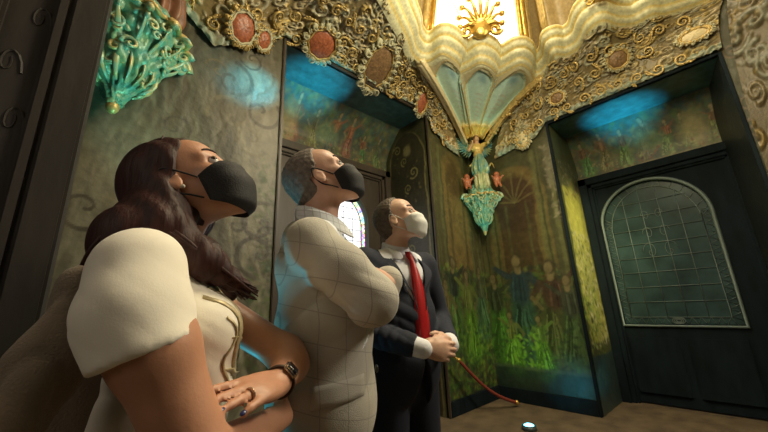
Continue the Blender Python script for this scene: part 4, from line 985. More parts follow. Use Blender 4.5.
m_wface = mat('black_watch_glass', (.006, .007, .01), .08); m_steel = mat('rose_gold_metal', (.6, .42, .3), .25, .9)

class Head:
    """head in its own frame: x forward, z up, origin between the ears; base = where it sits on the body, turned by yaw and tipped back by pitch"""
    def __init__(s, base, yaw, pitch, sc=1., roll=0.):
        s.b = np.array(base, float); s.s = sc
        s.R = np.array(Euler((math.radians(roll), -math.radians(pitch), math.radians(yaw)), 'XYZ').to_matrix())
    def P(s, p): return s.b + s.R @ (np.array(p, float) * s.s)
    def PA(s, A): return s.b + (np.asarray(A) * s.s) @ s.R.T
def head_prims(S, H, female=False):
    P = H.P; k = H.s; f = .93 if female else 1.
    S.ell(P((-.012, 0, .040)), np.array((.098, .077, .084)) * k, .02, R=H.R)
    S.ell(P((.030, 0, -.015)), np.array((.062, .062 * f, .080)) * k, .03, R=H.R)
    S.ell(P((.040, 0, .045)), np.array((.052, .058, .050)) * k, .02, R=H.R)
    for y in (-1, 1):
        S.cone(P((-.005, y * .052 * f, -.050)), P((.066, y * .016, -.103)), .022 * k, .018 * k, .03)
        S.ell(P((.056, y * .040, -.030)), np.array((.028, .024, .026)) * k, .02, R=H.R)
        S.cone(P((.080, y * .014, .022)), P((.066, y * .050, .020)), .013 * k, .010 * k, .015)
    S.ell(P((.070, 0, -.104)), np.array((.020, .022, .016)) * k, .02, R=H.R)
    S.ell(P((.078, 0, -.070)), np.array((.020, .028, .022)) * k, .02, R=H.R)
    S.cone(P((.088, 0, .012)), P((.110, 0, -.030)), .0085 * k, .0125 * k, .012)
    for y in (-1, 1): S.ell(P((.100, y * .012, -.036)), np.array((.012, .008, .008)) * k, .006, R=H.R)
    S.cone(P((.095, -.016, -.066)), P((.095, .016, -.066)), .006 * k, .006 * k, .008); S.cone(P((.092, -.014, -.078)), P((.092, .014, -.078)), .007 * k, .007 * k, .008)
    for y in (-1, 1):
        S.ell(P((.091, y * .034, .002)), np.array((.018, .020, .014)) * k, .010, '-', R=H.R)
        S.ell(P((.079, y * .032, .0135)), np.array((.013, .016, .0045)) * k, .004, R=H.R)      # upper lid
        S.ell(P((.078, y * .032, -.0105)), np.array((.012, .015, .004)) * k, .004, R=H.R)     # lower lid
        e = np.array(Euler((y * .25, -.15, y * -.35), 'XYZ').to_matrix()); RR = H.R @ e
        S.ell(P((-.008, y * .080, -.010)), np.array((.019, .007, .032)) * k, .006, R=RR)
        S.ell(P((-.004, y * .089, -.006)), np.array((.010, .006, .018)) * k, .004, '-', R=RR)
        S.ell(P((.006, y * .078, -.012)), np.array((.005, .005, .009)) * k, .004, R=H.R)
def face_bits(t, H, body, female=False, gaze=(.93, 0, .30)):
    from mathutils.bvhtree import BVHTree
    bv = BVHTree.FromPolygons([v.co for v in body.data.vertices], [p.vertices[:] for p in body.data.polygons])
    def skinpt(y, z, off):
        h = bv.ray_cast(Vector(H.P((.25, y, z))), Vector(H.R @ np.array((-1., 0, 0))))
        return np.array(h[0]) + H.R @ np.array((off, 0, 0)) if h[0] else H.P((.09, y, z))
    for y in (-1, 1):
        bm = bmesh.new(); ball(bm, H.P((.0795, y * .032, .0015)), .0130 * H.s, u=14, v=10); e = obj('eye', bm, m_eye, t)
        d = H.R @ _n(np.array(gaze)); bm = bmesh.new(); ball(bm, H.P((.0795, y * .032, .0015)) + d * .0075 * H.s, .0078 * H.s, u=10, v=8); obj('iris', bm, m_iris, e)
        bm = bmesh.new(); c0 = np.array((.0795, y * .032, .0015)); tube(bm, [H.P(c0 + .0140 * np.array((math.cos(a) * .80, y * math.sin(a) * .9 - 0 * a, .42 - .22 * abs(a)))) for a in np.linspace(-.9, 1.1, 9)], [.0021 * H.s * (1 if female else .6)] * 9, 5); obj('eyelash', bm, m_brow, e)
        bm = bmesh.new(); pts = [skinpt(y * (.013 + .036 * q), .0285 + .006 * math.sin(q * 2.6), .0012) for q in np.linspace(0, 1, 9)]
        tube(bm, pts, [(.0022 + .0016 * math.sin(q * 3)) * H.s * (.8 if female else 1) for q in np.linspace(0, 1, 9)], 6); obj('eyebrow', bm, m_brow, t)
def mask(t, H, mt, n=24, dip=0.):
    prof_ = catmull([(.110, -.018), (.121, -.036), (.123, -.056), (.119, -.078), (.110, -.102), (.088, -.127), (.064, -.130)], 6)
    m = len(prof_); G = []
    for i, (xc, zc) in enumerate(prof_):
        v = i / (m - 1); row = []
        for j in range(n + 1):
            u = -1 + 2 * j / n; a = abs(u) * PI / 2; xs = .038 - .012 * v; zs = -.028 - .058 * v
            c = math.cos(a) ** .75 if abs(u) < 1 else 0
            ys = .0705 - .006 * v; bulge = .0022 * math.sin(v * PI * 5) * (1 - abs(u) ** 3)
            x = xs + (xc - xs) * c + bulge; y = ys * math.sin(a) * (1 + .08 * math.sin(a * 2)); z = zs + (zc - zs) * c
            row.append(H.P((x, math.copysign(y, u), z)))
        G.append(row)
    V = np.array(G).reshape(-1, 3); idx = np.arange(m * (n + 1)).reshape(m, n + 1)
    q = np.stack([idx[:-1, :-1], idx[:-1, 1:], idx[1:, 1:], idx[1:, :-1]], -1).reshape(-1, 4)
    o = np_mesh('face_mask', V, q, mt, t); md = o.modifiers.new('s', 'SOLIDIFY'); md.thickness = .0025
    for y in (-1, 1):
        bm = bmesh.new(); tube(bm, catmull([H.P((.036, y * .070, -.030)), H.P((.006, y * .080, .012)), H.P((-.012, y * .086, .022)), H.P((-.024, y * .084, .000))], 5), .0021, 6)
        tube(bm, catmull([H.P((.020, y * .068, -.076)), H.P((.004, y * .076, -.058)), H.P((-.016, y * .082, -.036)), H.P((-.024, y * .084, .000))], 5), .0021, 6)
        obj('ear_loop', bm, mt, o)
    return o
def short_hair(t, H, mt, front=.058, side=.0, thick=.009, bald=0.):
    S = Sculpt(); P = H.P; k = H.s
    S.ell(P((-.014, 0, .040)), (np.array((.098, .077, .086)) + thick) * k, .02, R=H.R)
    S.ell(P((-.050, 0, -.012)), (np.array((.060, .064, .066)) + thick * .5) * k, .02, R=H.R)
    def post(F, X, Y, Z):
        x, y, z = X - H.b[0], Y - H.b[1], Z - H.b[2]; R = H.R
        lx = (R[0, 0] * x + R[1, 0] * y + R[2, 0] * z) / k; ly = (R[0, 1] * x + R[1, 1] * y + R[2, 1] * z) / k; lz = (R[0, 2] * x + R[1, 2] * y + R[2, 2] * z) / k
        hl = np.where(lz > .03, front - .35 * np.clip(lz - .03, 0, .1) * -1 * 0 - np.clip(.10 - lz, 0, 1) * .35, .016 - np.clip(.03 - lz, 0, .2) * .55 * 1.0)   # hairline: x must stay behind
        hl = hl + .012 * np.cos(ly * 40)
        cut = lx - hl
        low = -(lz + .062) * 1.0
        ear = .030 - np.sqrt((lx + .004) ** 2 + (lz + .012) ** 2) + 0 * ly
        ear = np.where(np.abs(ly) > .05, ear, -1)
        return np.maximum(np.maximum(F, cut), np.maximum(low, ear))
    return sculpt_obj('hair', S, .0045, mt, t, 1, lambda V: .0008 * np.sin(V[:, 0] * 330 + 4 * np.sin(V[:, 2] * 90)) + .0006 * np.sin(V[:, 2] * 300 + V[:, 1] * 160), post)

def hand_prims(S, w, f, n, s=1., curl=.5, spread=.05, thumb=1, curls=None, side=1):
    """w wrist point, f finger direction, n direction the palm faces; side=+1: thumb lies along f x n"""
    w = np.array(w, float); f = _n(np.array(f, float)); n = np.array(n, float); n = _n(n - f * (n @ f)); a = np.cross(f, n) * side
    tips = []
    K = w + f * .085 * s
    for i, (o, L) in enumerate(((.030, .072), (.010, .080), (-.010, .074), (-.029, .058))):
        c = curls[i] if curls is not None else curl
        root = w + f * .018 * s + a * o * .6 * s; kn = K + a * o * s - f * (.006 * s if i in (0,) else .014 * s if i == 3 else 0)
        S.cone(root, kn, .0135 * s, .0105 * s, .012)
        if i == 2: S.ring = (kn + _n(f + a * spread * (1.5 - i)) * .012 * s, _n(f + a * spread * (1.5 - i)), n)
        p = kn; ang = c * .55; d0 = _n(f + a * spread * (1.5 - i))
        for j, (fr, r0, r1) in enumerate(((.45, .0095, .0085), (.30, .0085, .0078), (.25, .0078, .0065))):
            d = d0 * math.cos(ang) + n * math.sin(ang); q = p + d * L * fr * s; S.cone(p, q, r0 * s, r1 * s, .0035); p = q; ang += c * .75
        tips.append((p, d, n * math.cos(ang) - d0 * math.sin(ang)))
    S.ell(w + f * .048 * s, np.array((.040, .036, .016)) * s, .015, R=np.stack([f, a, n], 1))
    t0 = w + f * .018 * s + a * .022 * s; t1 = t0 + (f * .030 + a * .026 + n * .012) * s; t2 = t1 + (f * .032 + a * .008 + n * .010) * s; t3 = t2 + (f * .026 - a * .002 + n * .008) * s
    S.cone(t0, t1, .016 * s, .0115 * s, .012); S.cone(t1, t2, .0105 * s, .0095 * s, .005); S.cone(t2, t3, .0095 * s, .0075 * s, .004)
    return tips
def folds(amp, ctrs):
    """cloth creases: ripples round given points with a direction and spacing"""
    def f(V):
        d = amp * .35 * (fbm(V[:, 0] * 9 + V[:, 1] * 4, V[:, 2] * 9, 3, 3) - .5)
        for (c, r, dr, wl) in ctrs:
            w_ = np.exp(-((V - np.array(c)) ** 2).sum(1) / r ** 2); ph = (V @ _n(np.array(dr, float))) / wl * 2 * PI + 2.2 * np.sin(V @ np.array((9., 7., 5.)))
            d = d + amp * w_ * (np.abs(np.sin(ph * .5)) ** .7 - .5) * 1.2
        return d
    return f
def legs(t, top, mt, spread=.09, thick=1., foot=0.):
    S = Sculpt(); S.ell((-.01, 0, top - .04), (.115 * thick, .165 * thick, .11), .04)
    for y in (-1, 1): S.chain([(0, y * spread, top - .08), (.01, y * (spread + .01), .50), (-.01, y * (spread + .02), .09)], [.095 * thick, .070, .060], .03)
    sculpt_obj('trousers', S, .014, mt, t, 2, folds(.008, [((0, .1, .5), .12, (0, 0, 1), .05), ((0, -.1, .5), .12, (0, 0, 1), .05)]), lambda F, X, Y, Z: np.maximum(F, .035 - Z))
    for y in (-1, 1):
        S = Sculpt(); S.ell((.08, y * (spread + .03), .04), (.12, .045, .038), .02); S.ell((-.02, y * (spread + .02), .05), (.05, .038, .05), .02)
        sculpt_obj('shoe', S, .009, m_shoe, t, 1, None, lambda F, X, Y, Z: np.maximum(F, .002 - Z))

# ------------------------------------------------------------------ the woman (nearest, left)
def woman():
    t = thing('person', 'dark-haired woman in a cream short-sleeved top and black face mask, arms folded', 'person', (.13, .87, 0), math.radians(-20))
    H = Head((.032, .004, 1.560), -15, 40, 1.03)
    RS, RE, RWr = (.005, -.185, 1.345), (.125, -.215, 1.05), (.27, .03, 1.03)
    LS, LE, LW = (0, .175, 1.345), (.280, .075, 1.160), (.248, -.080, 1.122)
    S = Sculpt(); head_prims(S, H, True)
    S.cone(H.P((-.03, 0, -.05)), (-.005, 0, 1.39), .050, .052, .03)
    S.ell((0, 0, 1.30), (.09, .15, .10), .04); S.ell((.02, 0, 1.15), (.085, .13, .14), .04); S.ell((0, 0, .96), (.11, .165, .14), .05)
    for y in (-1, 1): S.cone((0, y * .10, 1.36), (0, y * .165, 1.335), .042, .050, .03); S.chain([(0, y * .09, .9), (.02, y * .09, .5), (0, y * .09, .08)], [.09, .055, .035], .04); S.cone((0, y * .09, .04), (.11, y * .1, .035), .032, .025, .03)
    S.chain([RS, (.05, -.225, 1.22), RE], [.056, .058, .048], .03); S.cone(RE, RWr, .042, .027, .03)
    S.chain([LS, LE], [.050, .042], .03); S.chain([LE, (.285, .03, 1.14), LW], [.042, .040, .028], .03)
    tips = hand_prims(S, LW, (-.64, -.76, .06), (-.35, .2, -.93), 1.0, curls=[.05, .14, .18, .25], side=-1)
    rg = S.ring; hand_prims(S, RWr, (.05, .9, .2), (-.9, .1, 0), .95, curl=.6, side=1)
    body = sculpt_obj('body', S, .0055, skin_w, t, 2)
    for i, (p, d, u) in enumerate(tips):
        bm = bmesh.new(); R = Matrix((Vector(_n(d)), Vector(_n(np.cross(-u, d))), Vector(_n(-u)))).transposed(); ball(bm, p - u * .0052, .0062, (1.15, .75, .32), 10, 6, R); o = obj('fingernail', bm, m_nail, t); o['label'] = 'dark blue painted fingernail'
    face_bits(t, H, body, True, (.62, -.62, .30)); mask(t, H, m_maskb)
    bm = bmesh.new(); ball(bm, H.P((.004, -.090, -.040)), .0045); obj('earring', bm, m_white, t)
    # top
    S = Sculpt(); S.ell((0, 0, 1.30), (.108, .168, .105), .04); S.ell((.085, -.068, 1.235), (.085, .078, .080), .04); S.ell((.085, .068, 1.235), (.085, .078, .080), .04); S.ell((.045, 0, 1.12), (.120, .152, .15), .05); S.ell((0, 0, .98), (.125, .175, .12), .05)
    for y in (-1, 1): S.cone((0, y * .08, 1.375), (0, y * .16, 1.352), .048, .060, .03)
    S.chain([RS, (.018, -.212, 1.27), (.042, -.228, 1.215)], [.070, .075, .072], .02); S.cone(LS, (.10, .17, 1.27), .062, .062, .02)
    def post(F, X, Y, Z):
        neck = .072 - np.sqrt((X - .015) ** 2 + (Y * .85) ** 2 + (np.clip(1.44 - Z, 0, 1) * .75) ** 2)
        sl = -((X - RS[0]) * .27 + (Y - RS[1]) * -.13 + (Z - RS[2]) * -.95) ; cut = np.where(Y < -.172, (Z * -1 + 1.205 + (X - .02) * .38), -1)
        return np.maximum(np.maximum(F, neck), np.maximum(cut, .90 - Z))
    sculpt_obj('top', S, .0065, m_tshirt, t, 2, folds(.007, [((0, -.16, 1.24), .09, (.6, 0, 1), .045), ((.02, -.12, 1.12), .12, (.3, .2, 1), .06), ((.1, 0, 1.12), .1, (0, .4, 1), .05)]), post)
    # gold foil print: loops and bars laid on the chest
    V, Q = None, None
    dg = bpy.context.evaluated_depsgraph_get(); src = [c for c in t.children if c.name.startswith('top')][0]
    from mathutils.bvhtree import BVHTree
    bv = BVHTree.FromPolygons([v.co for v in src.data.vertices], [p.vertices[:] for p in src.data.polygons])
    def onchest(y, z):
        h = bv.ray_cast(Vector((.5, y, z)), Vector((-1, 0, 0))); return np.array(h[0]) + np.array((.0015, 0, 0)) if h[0] and h[0].x > .05 else None
    bm = bmesh.new(); g = np.random.default_rng(3)
    for (y0, z0, y1, z1, r) in [(-.12, 1.30, -.02, 1.10, .010), (-.09, 1.32, -.03, 1.16, .006), (-.06, 1.33, .03, 1.14, .009), (-.11, 1.22, .02, 1.20, .006), (-.10, 1.16, .03, 1.13, .008), (-.02, 1.32, .08, 1.18, .007), (-.12, 1.26, -.07, 1.10, .006), (.0, 1.28, .09, 1.24, .006)]:
        pts = [onchest(y0 + (y1 - y0) * q + .012 * math.sin(q * 9), z0 + (z1 - z0) * q) for q in np.linspace(0, 1, 16)]; pts = [p for p in pts if p is not None]
        if len(pts) > 3: tube(bm, pts, [r * (.35 + .65 * math.sin(.3 + 2.6 * q)) for q in np.linspace(0, 1, len(pts))], 6, flat=.35)
    o = obj('chest_print', bm, m_print, src); o['label'] = 'gold foil print across the chest'
    # necklace-free; long hair: mass plus locks
    S = Sculpt(); k = H.s
    S.ell(H.P((-.022, 0, .046)), np.array((.106, .088, .092)) * k, .02, R=H.R); S.ell(H.P((-.055, 0, -.010)), np.array((.070, .080, .080)) * k, .03, R=H.R)
    S.cone(H.P((-.05, -.03, -.03)), (-.045, -.065, 1.42), .068, .060, .04); S.cone(H.P((-.05, .03, -.03)), (-.045, .06, 1.40), .068, .060, .04)
    S.cone((-.045, -.065, 1.42), (-.08, -.06, 1.32), .058, .035, .04); S.cone((-.045, .06, 1.40), (-.09, .06, 1.26), .060, .045, .04)
    S.chain([H.P((-.050, -.050, -.03)), (.015, -.085, 1.44), (.085, -.090, 1.375), (.175, -.050, 1.315)], [.045, .042, .038, .016], .03)
    S.chain([H.P((-.050, .050, -.03)), (.02, .085, 1.44), (.09, .085, 1.37), (.14, .07, 1.31)], [.040, .040, .034, .016], .03)
    def hpost(F, X, Y, Z):
        x, y, z = X - H.b[0], Y - H.b[1], Z - H.b[2]; R = H.R
        lx = (R[0, 0] * x + R[1, 0] * y + R[2, 0] * z) / k; ly = (R[0, 1] * x + R[1, 1] * y + R[2, 1] * z) / k; lz = (R[0, 2] * x + R[1, 2] * y + R[2, 2] * z) / k
        hl = np.where(lz > .03, .088 - np.clip(.115 - lz, 0, .2) * .70, .0285 - np.clip(.03 - lz, 0, .045) * .85)
        face = np.where(lz > -.10, lx - hl, -1.)
        face = np.where((Z < H.b[2] - .095), -1., face)
        return np.maximum(F, face * .8)
    hair = sculpt_obj('hair', S, .006, m_hairw, t, 2, lambda V: .0018 * np.sin(V[:, 1] * 170 + V[:, 0] * 120 + 3 * np.sin(V[:, 2] * 16)), hpost)
    for i in range(64):                             # separate locks, sub-parts of the hair
        sd = -1 if i % 3 else 1; g1 = np.random.default_rng(100 + i); j = lambda a: g1.uniform(-a, a)
        ph = g1.uniform(0, 1)
        st = H.P((.035 - .10 * ph, sd * (.02 + .03 * g1.uniform()), .112 - .02 * ph)); b_ = H.P((-.035 - .06 * ph, sd * (.086 - .02 * ph), .03)); c_ = H.P((-.065 - .05 * ph, sd * (.080 - .02 * ph), -.05))
        if ph < .5: e1 = (.005 + j(.02), sd * .118, 1.44); e2 = (.075 + j(.025), sd * (.118 + j(.01)), 1.375 + j(.01)); e3 = (.18 + j(.025), sd * .055, 1.305 + j(.015))
        else: e1 = (-.07, sd * (.10 + j(.02)), 1.42); e2 = (-.10, sd * (.09 + j(.02)), 1.36); e3 = (-.105 + j(.02), sd * (.07 + j(.02)), 1.31 + j(.02))
        pts = catmull([st, b_, c_, e1, e2, e3], 6); n = len(pts); bm = bmesh.new()
        tube(bm, pts, [.0048 * math.sin(.35 + 2.6 * q) + .0006 for q in np.linspace(0, 1, n)], 6); obj('lock', bm, m_hairw, hair)
    # shawl / cardigan hanging from the shoulders behind
    S = Sculpt(); S.chain([(-.080, -.165, 1.33), (-.085, -.20, 1.2), (-.115, -.235, 1.10), (-.14, -.25, .95)], [.022, .030, .035, .040], .05)
    S.chain([(-.075, .10, 1.34), (-.10, .10, 1.2), (-.12, .08, 1.0), (-.13, .06, .85)], [.03, .04, .05, .05], .06); S.chain([(-.085, -.05, 1.32), (-.10, -.04, 1.15), (-.12, -.06, .9)], [.03, .05, .06], .06)
    sculpt_obj('shawl', S, .010, m_bag, t, 2, folds(.014, [((-.15, -.15, 1.1), .3, (0, 1, .2), .05)]))['label'] = 'beige brown wrap hanging down her back'
    # watch on the left wrist
    c = np.array(LW) + (np.array((.285, .03, 1.14)) - np.array(LW)) * .12; ax = _n(np.array(LW) - np.array((.285, .03, 1.14))); u = _n(np.cross(ax, (0, 0, 1))); v = np.cross(ax, u)
    bm = bmesh.new(); tube(bm, [c + (u * math.cos(a) + v * math.sin(a)) * .0300 for a in np.linspace(0, 2 * PI, 33)[:-1]], .011, 8, closed=True, flat=.35); wt = obj('watch', bm, m_strapm, t); wt['label'] = 'dark smartwatch on the left wrist'
    out = _n(np.array((.55, -.55, .55))); out = _n(out - ax * (out @ ax)); sd = np.cross(ax, out); ctr = c + out * .031
    for nm, hx, th, mm in (('watch_case', (.019, .017), .006, m_steel), ('watch_face', (.017, .015), .0085, m_wface)):
        bm = bmesh.new(); box(bm, -hx[0], hx[0], -hx[1], hx[1], -.003, th, .003)
        M = Matrix((Vector(ax), Vector(sd), Vector(out))).transposed()
        for q in bm.verts: q.co = M @ q.co + Vector(ctr)
        obj(nm, bm, mm, wt)
    bm = bmesh.new(); kn, fd, nd = rg; sd2 = np.cross(fd, nd); rr = [kn + (sd2 * math.cos(a) + nd * math.sin(a)) * .0112 for a in np.linspace(0, 2 * PI, 17)[:-1]]
    tube(bm, rr, .002, 6, closed=True); obj('ring', bm, m_steel, t)
    legs(t, .96, m_jeans, .085, .95)
    return t
woman()

# ------------------------------------------------------------------ man in the checked blazer
def man_blazer():
    t = thing('person', 'grey-haired man in a pale checked blazer and black face mask, arms folded', 'person', (.600, .970, 0), math.radians(-30)); t.scale = (1.045,) * 3
    H = Head((-.005, .004, 1.640), -7, 38, .99)
    RS, RE, RWr = (-.04, -.185, 1.385), (.120, -.235, 1.230), (.205, .03, 1.215)
    LS, LE, LW = (-.03, .185, 1.395), (.165, .185, 1.195), (.205, -.05, 1.290)
    S = Sculpt(); head_prims(S, H)
    S.cone(H.P((-.03, 0, -.05)), (-.02, 0, 1.44), .058, .062, .03)
    S.ell((0, 0, 1.33), (.10, .16, .11), .04); S.ell((.02, 0, 1.15), (.11, .15, .14), .04); S.ell((0, 0, .98), (.11, .165, .12), .05)
    for y in (-1, 1): S.cone((-.01, y * .1, 1.405), (-.02, y * .17, 1.385), .04, .045, .03); S.chain([(0, y * .09, .92), (.01, y * .1, .5), (-.01, y * .11, .08)], [.085, .055, .038], .04); S.cone((-.01, y * .11, .04), (.13, y * .12, .035), .034, .028, .03)
    for a, b, c in ((RS, RE, RWr), (LS, LE, LW)): S.chain([a, b, c], [.048, .040, .027], .03)
    tips = hand_prims(S, LW, (-.42, -.90, .10), (-.6, .2, -.75), 1.0, curls=[.2, .3, .3, .4], side=-1)
    hand_prims(S, RWr, (-.15, .9, -.2), (-.8, 0, .3), 1.0, curl=.5, side=1)
    body = sculpt_obj('body', S, .0055, skin_m, t, 2); face_bits(t, H, body, False, (.8, -.45, .30)); mask(t, H, m_maskb); short_hair(t, H, m_hairg, .045, thick=.006)
    S = Sculpt(); S.ell((0, 0, 1.32), (.12, .175, .115), .04); S.ell((.03, 0, 1.14), (.125, .165, .16), .05)
    S.cone((-.01, 0, 1.42), (-.022, 0, 1.52), .080, .069, .03); [S.cone((-.01, y * .09, 1.42), (-.02, y * .16, 1.40), .058, .056, .03) for y in (-1, 1)]
    sculpt_obj('shirt', S, .007, m_shirt2, t, 1, None, lambda F, X, Y, Z: np.maximum(np.maximum(F, Z - 1.515 + X * .35), .95 - Z))
    for y in (-1, 1):                               # collar leaves
        bm = bmesh.new(); A = [(-.088, y * .015, 1.525), (-.05, y * .070, 1.522), (.02, y * .080, 1.508), (.072, y * .045, 1.480), (.118, y * .055, 1.405), (.060, y * .098, 1.432), (-.03, y * .098, 1.468), (-.095, y * .03, 1.485)]
        vs = [bm.verts.new(p) for p in A]; bm.faces.new((vs[0], vs[1], vs[6], vs[7])); bm.faces.new((vs[1], vs[2], vs[5], vs[6])); bm.faces.new((vs[2], vs[3], vs[4], vs[5]))
        o = obj('shirt_collar', bm, m_shirt2, t); md = o.modifiers.new('s', 'SOLIDIFY'); md.thickness = .005; md2 = o.modifiers.new('b', 'SUBSURF'); md2.levels = md2.render_levels = 1
    S = Sculpt(); S.ell((-.01, 0, 1.335), (.135, .185, .115), .05); S.ell((.01, 0, 1.16), (.150, .178, .17), .06); S.ell((.005, 0, .96), (.160, .190, .20), .06); S.cone((-.045, 0, 1.395), (-.055, 0, 1.43), .090, .075, .03)
    for y in (-1, 1): S.cone((-.03, y * .07, 1.41), (-.03, y * .17, 1.395), .045, .060, .04)
    S.chain([RS, (.04, -.225, 1.31), RE], [.063, .063, .060], .04); S.cone(RE, RWr, .060, .050, .035)
    S.chain([LS, LE], [.069, .060], .04); S.cone(LE, LW, .058, .048, .035)
    def post(F, X, Y, Z):
        vee = np.where((X > -.02) & (Z > 1.23), (.010 + (Z - 1.23) * .36) - np.abs(Y), -1.)
        neck = .090 - np.sqrt((X + .002) ** 2 + Y ** 2) - np.clip(1.405 - Z, 0, 1) * .7
        slit = np.where((X > .05) & (Z < 1.1), .004 - np.abs(Y - .03), -1.)
        return np.maximum(np.maximum(F, neck), np.maximum(np.maximum(vee, slit), .77 - Z))
    jk = sculpt_obj('blazer', S, .0065, m_blazer, t, 2, folds(.0085, [((.08, -.24, 1.24), .06, (.3, 0, 1.), .05), ((.12, -.15, 1.10), .12, (.5, .2, -1), .08), ((-.06, -.15, 1.2), .10, (-.7, 0, 1), .09), ((-.02, -.2, 1.30), .07, (-.6, 0, 1), .07)]), post)
    def onto(pts, off=.004):                        # drop points on the blazer
        return pts
    for y in (-1, 1):                               # lapels and collar
        bm = bmesh.new(); A = [(-.115, y * .02, 1.465), (-.06, y * .095, 1.455), (.035, y * .110, 1.420), (.100, y * .095, 1.375), (.135, y * .045, 1.30), (.150, y * .012, 1.23), (.145, y * .055, 1.27), (.128, y * .108, 1.335), (.085, y * .140, 1.370), (.02, y * .140, 1.405), (-.07, y * .125, 1.428), (-.125, y * .03, 1.43)]
        vs = [bm.verts.new(p) for p in A]; n = len(A)
        for i in range(5): bm.faces.new((vs[i], vs[i + 1], vs[n - 2 - i], vs[n - 1 - i])) if i < 5 and n - 2 - i > i + 1 else None
        o = obj('lapel', bm, m_blazer, t); md = o.modifiers.new('s', 'SOLIDIFY'); md.thickness = .007; md.offset = 1; md2 = o.modifiers.new('b', 'SUBSURF'); md2.levels = md2.render_levels = 2
    bm = bmesh.new(); ball(bm, (.168, -.012, 1.03), .012, (.4, 1, 1)); obj('button', bm, m_btn, t)
    from mathutils.bvhtree import BVHTree
    bv = BVHTree.FromPolygons([v.co for v in jk.data.vertices], [p.vertices[:] for p in jk.data.polygons]); G = []
    for z in np.linspace(.985, 1.035, 5):
        row = []
        for x in np.linspace(-.03, .11, 12):
            h = bv.ray_cast(Vector((x, -.6, z + .1 * (x - .04))), Vector((0, 1, 0))); row.append(h[0] + Vector((0, -.0035, 0)))
        G.append(row)
    idx = np.arange(60).reshape(5, 12); q = np.stack([idx[:-1, :-1], idx[:-1, 1:], idx[1:, 1:], idx[1:, :-1]], -1).reshape(-1, 4)
    o = np_mesh('pocket_flap', np.array(G).reshape(-1, 3), q, m_blazer, t); md = o.modifiers.new('s', 'SOLIDIFY'); md.thickness = .004
    legs(t, .96, m_jeans, .09); return t
man_blazer()

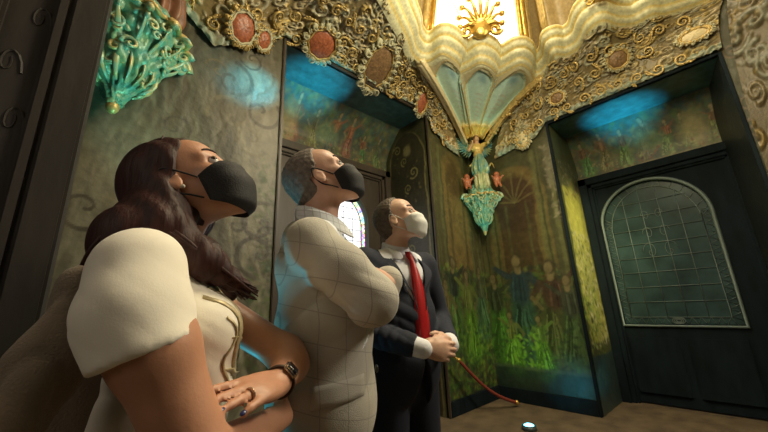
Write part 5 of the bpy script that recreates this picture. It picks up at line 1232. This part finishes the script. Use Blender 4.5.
# ------------------------------------------------------------------ man in the navy suit
def man_suit():
    t = thing('person', 'man in a navy suit, red tie and white face mask with hands clasped', 'person', (1.195, 1.205, 0), math.radians(-95)); t.scale = (1.022,) * 3
    H = Head((.02, 0, 1.655), 35, 25, 1.02, 0)
    RS, RE, RWr = (-.02, -.20, 1.44), (.00, -.265, 1.155), (.235, -.075, 1.065)
    LS, LE, LW = (-.02, .20, 1.44), (.00, .265, 1.155), (.235, .075, 1.065)
    S = Sculpt(); head_prims(S, H); S.cone(H.P((-.03, 0, -.05)), (-.02, 0, 1.48), .056, .060, .03)
    S.ell((0, 0, 1.36), (.10, .16, .11), .04); S.ell((.02, 0, 1.18), (.11, .15, .14), .04); S.ell((0, 0, .98), (.11, .165, .12), .05)
    for y in (-1, 1): S.cone((-.01, y * .1, 1.44), (-.02, y * .18, 1.43), .04, .045, .03); S.chain([(0, y * .09, .92), (.01, y * .1, .5), (-.01, y * .11, .08)], [.085, .055, .038], .04); S.cone((-.01, y * .11, .04), (.13, y * .12, .035), .034, .028, .03)
    for a, b, c in ((RS, RE, RWr), (LS, LE, LW)): S.chain([a, b, c], [.048, .040, .027], .03)
    hand_prims(S, RWr, (.42, .75, -.12), (-.75, .35, -.1), 1.02, curls=[.55, .65, .7, .8], side=1)
    hand_prims(S, LW, (.28, -.85, .05), (-.8, -.2, -.1), 1.02, curls=[.8, .9, .9, 1.], side=-1)
    body = sculpt_obj('body', S, .0055, skin_n, t, 2); face_bits(t, H, body, False, (.85, -.2, .35)); mask(t, H, m_maskw); short_hair(t, H, m_hairs, .035, thick=.008)
    S = Sculpt(); S.ell((.0, 0, 1.36), (.118, .175, .115), .04); S.ell((.03, 0, 1.17), (.12, .16, .16), .05); S.cone((-.015, 0, 1.46), (-.018, 0, 1.535), .080, .068, .03); [S.cone((-.01, y * .09, 1.45), (-.02, y * .16, 1.43), .060, .056, .03) for y in (-1, 1)]
    for c, d in ((RWr, RE), (LWr if 0 else LW, LE)): a = np.array(c); b = np.array(d); S.cone(a + (b - a) * .02, a + (b - a) * .25, .038, .042, .01)
    def sp(F, X, Y, Z): return np.maximum(np.maximum(F, Z - 1.537 + X * .35), .95 - Z)
    sculpt_obj('shirt', S, .0065, m_shirt3, t, 1, None, sp)
    for y in (-1, 1):
        bm = bmesh.new(); A = [(-.085, y * .015, 1.545), (-.05, y * .066, 1.54), (.02, y * .075, 1.52), (.070, y * .020, 1.492), (.112, y * .050, 1.425), (.055, y * .088, 1.455), (-.03, y * .09, 1.49), (-.09, y * .03, 1.51)]
        vs = [bm.verts.new(p) for p in A]; bm.faces.new((vs[0], vs[1], vs[6], vs[7])); bm.faces.new((vs[1], vs[2], vs[5], vs[6])); bm.faces.new((vs[2], vs[3], vs[4], vs[5]))
        o = obj('shirt_collar', bm, m_shirt3, t); md = o.modifiers.new('s', 'SOLIDIFY'); md.thickness = .005; md2 = o.modifiers.new('b', 'SUBSURF'); md2.levels = md2.render_levels = 1
    bm = bmesh.new()                                # tie: knot and blade
    prof2 = [(.082, 1.490, .018), (.100, 1.462, .024), (.112, 1.440, .016), (.124, 1.40, .024), (.140, 1.33, .034), (.152, 1.25, .040), (.158, 1.16, .043), (.156, 1.10, .044), (.156, 1.07, .012)]
    R_ = []
    for x, z, w_ in prof2: R_.append([bm.verts.new((x + dx, y * w_, z)) for (y, dx) in ((-1, -.006), (-.4, .004), (0, .007), (.4, .004), (1, -.006), (0, -.010))])
    for A, B in zip(R_, R_[1:]):
        for k in range(6): bm.faces.new((A[k], A[(k + 1) % 6], B[(k + 1) % 6], B[k]))
    bm.faces.new(R_[0]); bm.faces.new(R_[-1]); bm.normal_update(); obj('tie', bm, m_tie, t)
    S = Sculpt(); S.ell((-.01, 0, 1.37), (.132, .188, .115), .05); S.ell((.01, 0, 1.19), (.145, .178, .17), .06); S.ell((.005, 0, .98), (.155, .188, .21), .06); S.cone((-.03, 0, 1.455), (-.04, 0, 1.485), .090, .082, .03)
    for y in (-1, 1): S.cone((-.02, y * .07, 1.455), (-.025, y * .18, 1.44), .052, .066, .04)
    for a, b, c in ((RS, RE, RWr), (LS, LE, LW)):
        cc_ = np.array(c) + (np.array(b) - np.array(c)) * .16; S.chain([a, b], [.068, .056], .04); S.cone(b, cc_, .056, .046, .03)
    def post(F, X, Y, Z):
        vee = np.where((X > -.02) & (Z > 1.17), (.006 + (Z - 1.17) * .30) - np.abs(Y), -1.); neck = .080 - np.sqrt((X + .02) ** 2 + Y ** 2) - np.clip(1.475 - Z, 0, 1)
        slit = np.where((X > .05) & (Z < 1.17), .003 + np.clip(1.0 - Z, 0, 1) * .3 - np.abs(Y), -1.)
        for a, b, c in ((RS, RE, RWr), (LS, LE, LW)):
            c2 = np.array(c) + (np.array(b) - np.array(c)) * .13; d = _n(np.array(c) - np.array(b)); dd_ = (X - c2[0]) * d[0] + (Y - c2[1]) * d[1] + (Z - c2[2]) * d[2]
            near = np.sqrt((X - c2[0]) ** 2 + (Y - c2[1]) ** 2 + (Z - c2[2]) ** 2) < .075; F = np.where(near, np.maximum(F, dd_), F)
        return np.maximum(np.maximum(F, neck), np.maximum(np.maximum(vee, slit), .80 - Z))
    sculpt_obj('suit_jacket', S, .0065, m_navy, t, 2, folds(.009, [((.02, -.26, 1.17), .09, (.3, 0, 1), .045), ((.1, -.2, 1.12), .09, (1, .3, 0), .04), ((.1, -.1, 1.15), .12, (.2, .3, 1), .07), ((-.0, -.2, 1.35), .08, (0, .5, 1), .06)]), post)
    for y in (-1, 1):
        bm = bmesh.new(); A = [(-.10, y * .02, 1.512), (-.045, y * .080, 1.508), (.045, y * .088, 1.475), (.105, y * .078, 1.42), (.138, y * .038, 1.30), (.158, y * .006, 1.17), (.160, y * .040, 1.25), (.138, y * .110, 1.375), (.085, y * .130, 1.42), (.02, y * .122, 1.462), (-.06, y * .112, 1.482), (-.115, y * .03, 1.478)]
        vs = [bm.verts.new(p) for p in A]; n = len(A)
        for i in range(4): bm.faces.new((vs[i], vs[i + 1], vs[n - 2 - i], vs[n - 1 - i]))
        bm.faces.new((vs[4], vs[5], vs[6]))
        o = obj('lapel', bm, m_navy, t); md = o.modifiers.new('s', 'SOLIDIFY'); md.thickness = .006; md.offset = 1; md2 = o.modifiers.new('b', 'SUBSURF'); md2.levels = md2.render_levels = 2
    legs(t, .96, m_navy, .09); return t
man_suit()
